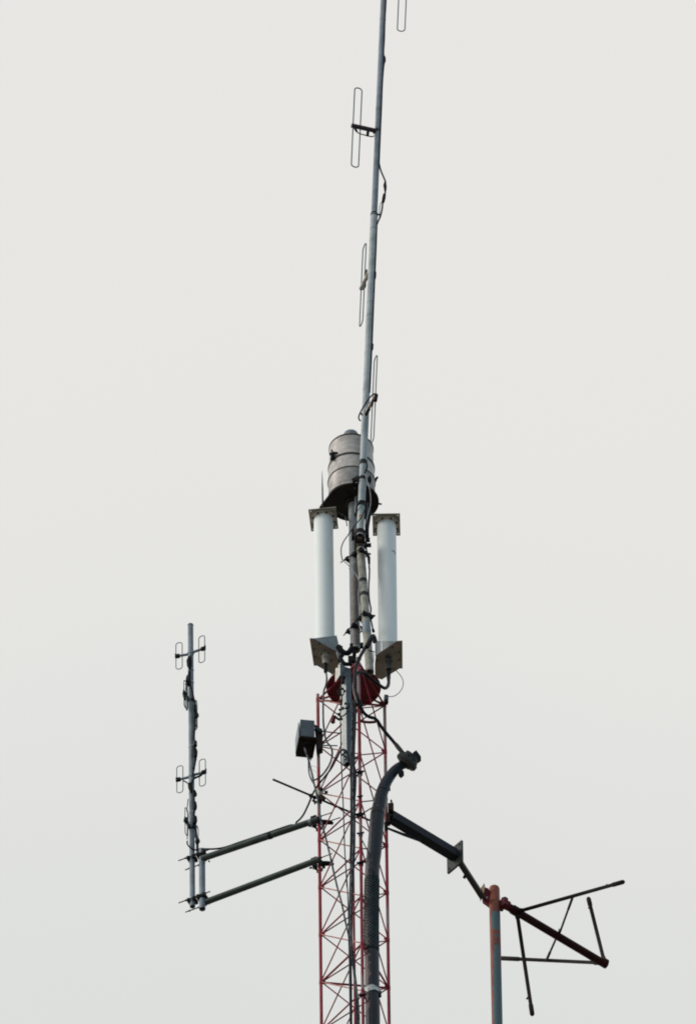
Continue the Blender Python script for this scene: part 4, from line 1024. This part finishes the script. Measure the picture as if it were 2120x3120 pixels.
# ------------------------------------------------------------------ slanted dipole antenna at the pole
zX = A(12, 310, 385, YO).z
x0, x1 = AZ(12, 300, 372, zX), AZ(12, 1335, 988, zX)
xa = thing('slanted_dipole_antenna', x0, 'maroon antenna of a thick boom with four long slanting rods right of the orange pole', 'antenna')
dX = (x1-x0).normalized(); rX = 12.4*px
build(MB().tube([x0, x1], rX, 22), 'boom', 'maroon_el', xa)
mb = MB(); c = AZ(12, 330, 400, zX); c2 = AZ(12, 300, 365, zX)
mb.box(AZ(12, 308, 370, zX), dX*.016, dX.cross(ZUP)*.030, ZUP*.030, ch=.005); mb.tube([AZ(12, 322, 380, zX), AZ(12, 352, 396, zX)], rX*1.2, 14)
mb.cyl(A(12, 305, 330, YO), A(12, 300, 320, YO), 6*px, 8); mb.cyl(A(12, 290, 425, YO), A(12, 285, 438, YO), 6*px, 8)
build(mb, 'boom_clamp', 'maroon', xa)
def perp(k, x, y, origin):      # point on the sight line lying in the plane through origin square to the boom
    dd_ = ray(k, x, y); t = (origin-CAM).dot(dX)/dd_.dot(dX); return CAM + dd_*t
oa = AZ(12, 440, 455, zX); ob = AZ(12, 1318, 968, zX)
def element(o, k, end, r0, r1, sleeve, tipl, knob=None):
    e = perp(k, *end, o); L = (e-o).length; dv = (e-o).normalized()
    p = build(MB().tube([o, o+dv*sleeve, o+dv*(sleeve+.004), o+dv*(L-tipl), o+dv*(L-tipl+.004), e], [r0, r0, r1, r1, r1*1.25, r1*1.25], 14, round_ends=True), 'element', 'dark_el', xa)
    if knob: 
        q = perp(k, *knob, o); qq = o+dv*((q-o).dot(dv)); build(MB().cyl(qq, q, 3.2*px, 8, ), 'stop_screw', 'maroon_el', p)
    return e
eA = element(oa, 12, (1500, 156), 8*px, 5.6*px, .05, .11, (1343, 180))
eB = element(oa, 12, (593, 1478), 7.6*px, 5.8*px, .06, .09, (538, 1328))
eC = element(ob, 12, (1158, 326), 7.4*px, 5.8*px, .06, .07, (1158, 420))
eD = element(ob, 12, (282, 920), 7.6*px, 5.6*px, .12, .22, (385, 905))
# tie rods from the elements to the boom's middle
bmid = AZ(12, 868, 668, zX); bm2 = AZ(12, 836, 715, zX)
def on_line(o, e, X):  # point of the element seen at column X
    best = None
    for i in range(401):
        p = lerp(o, e, i/400); q = p-CAM; x = 1060 + q.dot(RGT)/q.dot(FWD)*FPX
        if best is None or abs(x-X) < best[0]: best = (abs(x-X), p)
    return best[1]
pA = on_line(oa, eA, 1440+1002/3.29); pD = on_line(ob, eD, 1440+735/3.29)
for p, q in ((pA, bmid), (pD, bm2)):
    d_ = (q-p).normalized(); L = (q-p).length
    build(MB().tube([p, p+d_*L*.36, p+d_*(L*.36+.003), q], [4*px, 4*px, 3.2*px, 3.2*px], 10), 'tie_rod', 'dark_el', xa)
build(MB().tube([oa-dX*.035, oa+dX*.035], rX*1.22, 22), 'boom_sleeve', 'maroon_el', xa)
build(MB().tube([ob-dX*.03, ob+dX*.012], rX*1.2, 22), 'boom_sleeve', 'maroon_el', xa)
build(MB().tube([bmid+ZUP*.012, bmid+ZUP*.030], 4.6*px, 12), 'feed_cap', 'galv', xa)

# ------------------------------------------------------------------ fat feed hose with connector
hs_pts = [A(15, 1165, 1100, -.17), A(15, 1060, 1140, -.17), A(15, 960, 1210, -.17), A(15, 870, 1310, -.17), A(15, 775, 1450, -.17), A(15, 700, 1620, -.17), A(15, 650, 1790, -.17), A(15, 612, 2000, -.17),
          A(6, 1088, 900, -.17), A(6, 1070, 1100, -.17), A(6, 1052, 1300, -.17), A(7, 925, 80, -.17), A(7, 918, 300, -.17), A(7, 913, 600, -.17), A(7, 913, 900, -.17), A(7, 920, 1300, -.17), A(7, 924, 1600, -.17), A(7, 930, 1974, -.17)]
sp2 = spline(hs_pts, 4)
low_ = sp2[-1].copy(); sp2 += [Vector((low_.x+.01, low_.y, z)) for z in (low_.z-1, 90, 60, 30, .5)]
rr2 = []
for i in range(len(sp2)): rr2.append((12.5 + min(i/34.0, 1)*9.3)*px)
fh = thing('feed_hose', low_, 'fat dark flexible feed hose curving over to a flanged connector in front of the tower', 'hose')
z0h = low_.z
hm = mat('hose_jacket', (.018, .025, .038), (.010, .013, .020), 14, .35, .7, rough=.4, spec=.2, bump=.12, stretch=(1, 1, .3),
         extra=chain(mask_layer((.085, .095, .105), [('X', None, .0), ('Z', .75, 2.2)], 22, .016, .05, .8), mask_layer((.22, .15, .15), [('X', None, -.02), ('Z', .1, 1.45)], 30, .008, .085, .5)))  # grey layer paints the lit, dusty left side; brown layer is scuffs
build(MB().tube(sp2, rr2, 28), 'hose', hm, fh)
# sleeve steps
def hose_at(yfull):
    best = None
    for i in range(len(sp2)-6):
        q = sp2[i]-CAM; y = 1560 - q.dot(UPV)/q.dot(FWD)*FPX
        if best is None or abs(y-yfull) < best[0]: best = (abs(y-yfull), i)
    i = best[1]; return sp2[i], (sp2[i]-sp2[i+1]).normalized(), rr2[i], i
# mesh grip
p0, t0, _, i0 = hose_at(2620+215/3.9475); p1, t1_, _, i1 = hose_at(2620+1075/3.9475)
def along(s_):  # s_ 0..1 between the two stations
    f = i0 + (i1-i0)*s_; i = min(int(f), len(sp2)-2); return lerp(sp2[i], sp2[i+1], f-i), rr2[i]
mg = MB(); turns, strands = 2.6, 9
for sgn in (1, -1):
    for k in range(strands):
        pts = []
        for j in range(0, 73):
            s_ = j/72; c, r = along(s_); a = 2*math.pi*(k/strands) + sgn*2*math.pi*turns*s_
            pts.append(c + Vector((math.cos(a), math.sin(a), 0))*(r+.0012))
        mg.tube(pts, .9*px, 5, caps=False)
build(mg, 'wire_mesh_grip', 'cable_teal', fh)
# grip eye leads gathered at the top
mg = MB(); ey = A(24, 1450, 1290, -.22)
for k in range(7):
    a = math.pi + math.pi*(k+.5)/7; c, r = along(0.0); c2, _ = along(.02)
    e_ = c + Vector((math.cos(a), math.sin(a), 0))*(r+.0012)
    mg.tube([A(24, 1530, 1520, -.225), e_], .9*px, 5)
mg.tube(spline([A(24, 1530, 1520, -.225), A(24, 1470, 1330, -.225), A(24, 1400, 1180, -.24), A(24, 1340, 1060, -.25)], 4), 1.6*px, 6)
build(mg, 'grip_eye', 'cable_grey', fh)
c, t_, r_, i_ = hose_at(2620+1075/3.9475); build(MB().tube([c-t_*.012, c+t_*.004], r_*1.035, 28), 'jacket_step', 'rubber', fh)
# pale band
c, t_, r_, _ = hose_at(2620+1625/3.9475); tt = (ZUP + Vector((-.13, .10, 0))).normalized()
build(MB().tube([c-tt*.026, c+tt*.026], r_*1.07, 32), 'band_clamp', 'bandm', fh)
mb = MB(); mb.box(c+Vector((r_*1.1, -.01, -.02)), Vector((.006, 0, 0)), Vector((0, .008, 0)), ZUP*.024, ch=.002); mb.box(c+Vector((-r_*1.2, -.01, -.01)), Vector((.008, 0, 0)), Vector((0, .006, 0)), ZUP*.014)
mb.cyl(c+Vector((-r_*1.0, -.01, -.05)), c+Vector((-r_*1.25, -.01, -.065)), 3.4*px, 8)
build(mb, 'band_bolt', 'steel', fh)
mb = MB(); mb.box(A(15, 815, 1610, -.16), Vector((5*px, 0, 0)), Vector((0, .01, 0)), ZUP*.007); build(mb, 'hose_clip', 'rusty', fh)
for y in (2400+150, 2400+75):
    c, t_, r_, _ = hose_at(y-60); build(MB().tube([c-t_*.003, c+t_*.003], r_*1.015, 28), 'tape_line', 'rubber', fh)
# connector head
hd = (A(15, 1300, 985, -.20) - A(15, 1130, 1110, -.20)); hd = (hd.normalized() + Vector((0, -.35, .0))).normalized()
hc0 = A(15, 1150, 1090, -.17)
u_ = hd.orthogonal().normalized()
pr = [(.018, -.012), (.042, -.012), (.046, -.008), (.068, -.002), (.073, .004), (.073, .024), (.066, .030), (.056, .032), (.056, .046), (.048, .048), (.048, .066), (.030, .068)]
build(MB().lathe(hc0, pr, 32, axis=hd), 'connector_head', 'plate', fh)
build(MB().lathe(hc0+hd*-.013, [(.026, 0), (.040, -.002), (.040, .004)], 28, axis=hd), 'gland_ring', 'rubber', fh)
sd = hd.cross(ZUP).normalized(); uu = sd.cross(hd).normalized()
mb = MB(); cch = A(15, 1380, 960, -.17); mb.box(cch, (A(15, 1420, 1010, -.17)-A(15, 1330, 890, -.17))*.55, Vector((0, .022, 0)), (A(15, 1420, 930, -.17)-cch)*.8, ch=.003)
mb.box(A(15, 1065, 1300, -.18), (A(15, 1100, 1330, -.18)-A(15, 1040, 1275, -.18))*.45, Vector((0, .02, 0)), (A(15, 1095, 1275, -.18)-A(15, 1065, 1300, -.18))*1.0, ch=.002)
build(mb, 'connector_lug', 'steel', fh)
mb = MB()
for j in range(8):
    t = 2*math.pi*j/8 + .3; hexbolt(mb, hc0 + hd*.026 + sd*(.058*math.cos(t)) + uu*(.058*math.sin(t)), hd, .007, .014); hexbolt(mb, hc0 + hd*.004 + sd*(.060*math.cos(t)) + uu*(.060*math.sin(t)), -hd, .006, .006)
build(mb, 'connector_bolt', 'steel', fh)
mb = MB().cyl(A(15, 1325, 1190, -.17), A(15, 1300, 1170, -.17), 1.3*px, 6); mb.cyl(A(15, 1340, 1150, -.17), A(15, 1310, 1120, -.17), 4*px, 8); build(mb, 'drain_screw', 'bandm', fh)

# ------------------------------------------------------------------ cables
def cable(label, pts, r, m='cable', group=None, sub=5, ends=None, name='cable', parts=None):
    sp_ = spline(pts, sub)
    if ends: sp_ += ends
    t = build(MB().tube(sp_, r*px, 10), name, m, loc=pts[0], label=label, cat='cable', group=group); return t
# left antenna feed
cable('weathered feed cable dropping from the left white cylinder and looping past the left leg', [legend_l+ZUP*.01] + tr(5, [(413, 1380, .0), (418, 1450, -.02), (405, 1530, -.05), (380, 1600, -.1), (372, 1700, -.13), (370, 1850, -.13), (375, 2050, -.13), (395, 2180, -.12)])
      + tr(14, [(785, 500, -.11), (800, 610, -.10), (845, 740, -.10), (920, 830, -.10), (955, 920, -.10), (955, 1050, -.10), (915, 1190, -.10), (840, 1330, -.10), (740, 1460, -.10), (640, 1540, -.10), (565, 1572, -.08)]), 2.9, 'cable_grey')
# right antenna feed hose to the connector head
cable('thick feed cable swinging left from the right white cylinder across the red plate and down', [legend_r+ZUP*.012] + tr(13, [(1292, 800, 0), (1302, 880, -.04), (1285, 945, -.08), (1240, 970, -.12), (1170, 930, -.16), (1090, 870, -.20), (1000, 800, -.22), (930, 745, -.24), (870, 730, -.28), (820, 755, -.30),
      (790, 830, -.31), (785, 950, -.31), (800, 1080, -.31), (835, 1190, -.31), (880, 1260, -.30), (920, 1330, -.29)]) + tr(15, [(300, 60, -.28), (360, 120, -.27), (440, 165, -.26), (520, 185, -.25), (590, 240, -.24), (660, 350, -.22), (760, 480, -.20), (880, 620, -.18), (960, 720, -.17)]), 5.2, 'cable')
build(MB().tube(tr(15, [(950, 700, -.18), (1000, 765, -.18), (1095, 880, -.175)]), [6*px, 7*px, 6.4*px], 14), 'cable_boot', 'plate', loc=A(15, 950, 700, -.18), label='grey green sleeve where the thick feed cable enters the flanged connector', cat='sleeve')
cable('thick black cable curving down the front from beside the taped support pipe', tr(22, [(1549, 560, -.20), (1545, 380, -.21), (1500, 360, -.23), (1440, 420, -.25), (1340, 600, -.27), (1240, 780, -.29), (1130, 980, -.31), (1050, 1150, -.32), (1000, 1330, -.33), (985, 1500, -.34), (975, 1700, -.345), (985, 1900, -.345)])
      + tr(23, [(790, 150, -.345), (810, 250, -.345), (850, 380, -.34), (900, 470, -.33), (940, 560, -.32)]), 5.3, 'cable')
build(MB().tube(tr(22, [(1470, 440, -.27), (1400, 560, -.28), (1330, 700, -.29)]), [6*px, 7.6*px, 6.6*px], 14), 'cable_joint', 'rubber', loc=A(22, 1470, 440, -.27), label='black taped joint on the thick cable beside the taped support pipe', cat='cable joint')
cable('short black lead hooked over the top of the thick cable by the right foot plate', tr(22, [(1500, 350, -.24), (1540, 400, -.22)]) + tr(13, [(1095, 185, -.2), (1112, 230, -.18), (1122, 270, -.15)]), 2.6)
cable('thin dark wire crossing in front of the support pipe foot', tr(22, [(1380, 790, -.26), (1450, 815, -.26), (1549, 830, -.2)]), 1.8)
cable('thin green wire looping out beside the right white cylinder foot', tr(13, [(1335, 655), (1390, 690), (1450, 745), (1500, 815), (1520, 890), (1505, 970), (1450, 1045), (1380, 1090), (1290, 1100)], .03), 1.15, 'cable_teal')
cable('thin green wire hanging below the left foot plate', tr(13, [(400, 625), (425, 700), (445, 760), (468, 838)], .0), 1.0, 'cable_teal')
# beacon zone
cable('thin grey wire bowing left from the tall mast to the upper rod clamp', tr(21, [(985, 600, -0.230), (900, 820, -0.240), (760, 1000, -0.240), (640, 1150, -0.230), (520, 1330, -0.210), (410, 1490, -0.190), (350, 1650, -0.170), (345, 1800, -0.130), (375, 1990, -0.090)]), 1.7, 'cable_teal')
cable('pale wire running down from the upper rod clamp along the support pipe', tr(21, [(430, 2030, -0.090), (520, 2110, -0.100), (640, 2250, -0.110)]) + tr(16, [(440, 1050, -0.110), (500, 1120, -0.110), (540, 1210, -0.110), (550, 1300, -0.100), (535, 1440, -0.090), (545, 1650, -0.090), (555, 1850, -0.090), (550, 2000, -0.100), (575, 2080, -0.120), (615, 2110, -0.130)]), 1.7, 'cable_pale')
cable('dark cable running beside the pale wire between pole and support pipe', tr(16, [(560, 1330), (555, 1480), (575, 1650), (580, 1850), (590, 1960)], -0.050), 2.4)
cable('thin pale wire hanging in front of the beacon from the rusty bracket', tr(4, [(895, 860), (920, 960), (955, 1060), (970, 1180), (968, 1290), (940, 1400), (920, 1480), (900, 1560)], -0.230), 1.15, 'cable_pale')
cable('pair of thick black leads falling from the mast tape to the foot clamp', tr(4, [(915, 690, -0.230), (918, 760, -0.230), (890, 840, -0.220)]), 2.6)
cable('black arched lead wrapped round the mast at the lower tape band', tr(21, [(1000, 440, -0.230), (930, 400, -0.240), (860, 430, -0.240), (790, 510, -0.230), (755, 600, -0.220), (735, 750, -0.180)]), 2.6)
cable('thick black cable hanging right of the mast foot', tr(21, [(1060, 480, -0.140), (1085, 620, -0.140), (1090, 780, -0.140), (1075, 900, -0.140), (1050, 1050, -0.140), (1035, 1180, -0.140)]), 5.6)
cable('second thick black cable against the right edge of the mast foot', tr(21, [(1010, 500, -0.200), (1015, 700, -0.200), (1010, 900, -0.200), (1005, 1100, -0.190), (1010, 1250, -0.170)]), 3.4)
cable('black cable sweeping down right of the taped support pipe', tr(21, [(1000, 1640, -0.090), (1030, 1750, -0.090), (1075, 1900, -0.090), (1095, 2050, -0.090), (1090, 2200, -0.090)]) + tr(16, [(728, 1000), (725, 1150), (715, 1300), (718, 1480), (735, 1620), (752, 1700), (752, 1760), (740, 1830), (765, 1960), (785, 2060), (795, 2110)], -0.070), 2.5)
build(MB().tube(tr(21, [(1035, 1770, -0.095), (1080, 1920, -0.095), (1090, 2080, -0.095)]), [2.6*px, 5*px, 3.6*px], 10), 'cable_joint', 'rubber', loc=A(21, 1035, 1770, -0.095), label='black taped joint right of the support pipe at the upper rod clamp', cat='cable joint')
mb = MB().tube(tr(16, [(790, 2080), (800, 2120)], -0.080), 4.4*px, 8); build(mb, 'cable_plug', 'rubber', loc=mb.v[0], label='small black plug right of the support pipe at the lower rod clamp', cat='plug')
cable('grey wire slack under the beacon plate towards the pole', tr(4, [(485, 1385), (560, 1425), (612, 1460), (625, 1520), (638, 1590)], -0.050), 1.6, 'cable_grey')
cable('pale thin wire along the right edge of the support pipe foot', tr(22, [(1525, 860, -0.080), (1528, 1000, -0.080), (1525, 1150, -0.080)]), 1.4, 'cable_pale')
# chain of beads right of the support pipe
# vertical runs in the tower
down = lambda p, dx=0: [Vector((p.x+dx*.5, p.y, z)) for z in (p.z-.6, 90, 60, 30, .5)]
GB = 'black cables bundled down the tower front'
yb = -.30
p1 = tr(23, [(745, 430), (740, 700), (735, 1000), (730, 1300), (728, 1600), (705, 1900), (690, 2150)], yb) + tr(6, [(826, 600), (826, 800), (826, 1000), (824, 1200), (818, 1400)], yb) + tr(7, [(672, 60), (662, 400), (656, 700), (656, 1000), (660, 1300), (664, 1600), (668, 1974)], yb)
cable('leftmost black cable of the bundle, straight down to the bottom edge', p1, 4.6, 'cable', GB, ends=down(p1[-1]))
p2 = tr(23, [(800, 350), (790, 600), (785, 900), (775, 1200), (760, 1500), (752, 1800), (750, 2100)], yb-.012) + tr(6, [(850, 560), (852, 800), (852, 1000), (850, 1250), (842, 1450)], yb-.012) + tr(7, [(690, 100), (678, 400), (672, 700), (672, 1000), (700, 1300), (725, 1500), (738, 1750), (748, 1974)], yb-.012)
cable('black bundle cable that bends right towards the red leg near the bottom', p2, 4.2, 'cable', GB, ends=down(p2[-1]))
p3 = tr(6, [(838, 420), (838, 700), (845, 1000), (838, 1300)], yb-.02) + tr(7, [(682, 60), (668, 500), (664, 900), (682, 1200), (715, 1420), (745, 1620), (762, 1800), (768, 1974)], yb-.022)
cable('weathered grey cable lying on top of the black bundle', p3, 2.6, 'cable_grey', GB, ends=down(p3[-1]))
p4 = tr(23, [(790, 1750), (760, 1900), (790, 2050), (810, 2200)], yb+.02) + tr(6, [(868, 560), (866, 640), (858, 760), (845, 860)], yb+.02)
cable('short black cable bowing right of the bundle above the long rod', p4, 2.6, 'cable', GB)
p5 = tr(23, [(735, 20), (740, 120), (760, 260), (800, 380), (840, 480)], yb-.03)
cable('thin pale wire following the curve of the thick black cable over the red plate', p5, 1.3, 'cable_pale')
p6 = tr(23, [(735, 500), (725, 760), (715, 1000), (715, 1200), (705, 1500), (700, 1700)], yb-.015)
cable('weathered thin cable down the right edge of the pale post', p6, 1.7, 'cable_grey')
# thin dark cable down the post and tower
p7 = tr(23, [(460, 20), (455, 160), (470, 300), (470, 420), (460, 560), (440, 760), (445, 1000), (452, 1250), (455, 1600), (468, 2000), (480, 2250)], -.27) + tr(24, [(935, 0), (950, 200), (970, 700), (985, 1200), (1010, 1600), (1030, 2000)], -.27) + tr(7, [(608, 120), (628, 400), (638, 700), (650, 1000), (655, 1400), (658, 1974)], -.27)
cable('thin teal cable running straight down left of the black bundle', p7, 1.9, 'cable_teal', ends=down(p7[-1]))
build(MB().tube(tr(23, [(465, 410), (462, 520)], -.275), [4*px, 3*px], 10), 'cable_joint', 'rubber', loc=A(23, 465, 410, -.275), label='small black joint on the thin cable beside the pale post', cat='cable joint')
# box cable
p8 = [AZ(14, 340, 830, zbE-.004)] + tr(14, [(375, 940, .02), (410, 1050, -.0), (450, 1180, -.03), (485, 1330, -.05), (520, 1470, -.06), (555, 1640, -.07), (600, 1830, -.08), (640, 2000, -.08), (680, 2250, -.08)]) + tr(24, [(480, 500, -.10), (530, 720, -.12), (600, 980, -.14), (660, 1220, -.17), (720, 1480, -.2), (780, 1750, -.22), (850, 2040, -.25)]) + tr(7, [(560, 540, -.28), (600, 740, -.29), (640, 920, -.3), (648, 1100, -.3), (655, 1500, -.3), (662, 1974, -.3)])
cable('mottled grey cable from the equipment box slanting down across the tower', p8, 3.1, 'cable_grey', ends=down(p8[-1]))
p9 = tr(14, [(440, 1080), (436, 1200), (440, 1350), (460, 1470), (500, 1570), (540, 1640)], -.04)
cable('slack loop of weathered cable hanging below the equipment box', p9, 2.3, 'cable_grey')
cable('hair thin frayed wire curling beside the cable under the box', tr(14, [(500, 1275), (560, 1265), (600, 1295), (640, 1340)], 0), .45, 'cable_pale')
cable('second hair thin frayed wire just below the first', tr(14, [(520, 1335), (560, 1365), (600, 1400), (640, 1430)], 0), .45, 'cable_pale')
# black cable to the small array
p10 = tr(14, [(1330, 1130, -.28), (1300, 1010, -.28), (1230, 920, -.28), (1170, 910, -.27), (1130, 945, -.26), (1075, 1060, -.24), (1010, 1180, -.2), (940, 1310, -.16), (850, 1430, -.12), (740, 1570, -.08), (640, 1690, -.05), (560, 1820, -.0), (500, 1950, .02), (430, 2120, .05)]) + tr(10, [(1225, 150, .10), (1180, 210, .13), (1140, 245, .14)])
pend = []
for t in (.25, .4, .5, .6, .7, .8, .88): 
    q = lerp(uR, au, t); pend.append(q + ZUP*(rA+.0) + Vector((0, -.012, 0)))
p10 += [lerp(uR, au, .20)+ZUP*rA] + pend[:5] + [AZ(10, 330, 530, zU+.03), AZ(10, 220, 550, zU+.03), AZ(10, 110, 552, zU+.03), A(25, 800, 250, YM-.03), A(25, 690, 300, YM-.03)]
cable('black cable hooking from the post foot across the left leg and along the upper arm', p10, 2.9, 'cable')
build(MB().tube([lerp(uR, au, .47)+Vector((0, -.01, rA*.6)), lerp(uR, au, .62)+Vector((0, -.01, rA*.6))], 4.6*px, 10), 'cable_sleeve', 'olive', loc=lerp(uR, au, .5), label='grey green sleeve over the cable on the upper stand-off arm', cat='sleeve')
# bead spacers right of the support pipe foot
for n_i, (x, y) in enumerate(((1530, 430), (1520, 560), (1515, 700))):
    pass
SC.cycles.samples = 96; SC.cycles.filter_width = 1.9
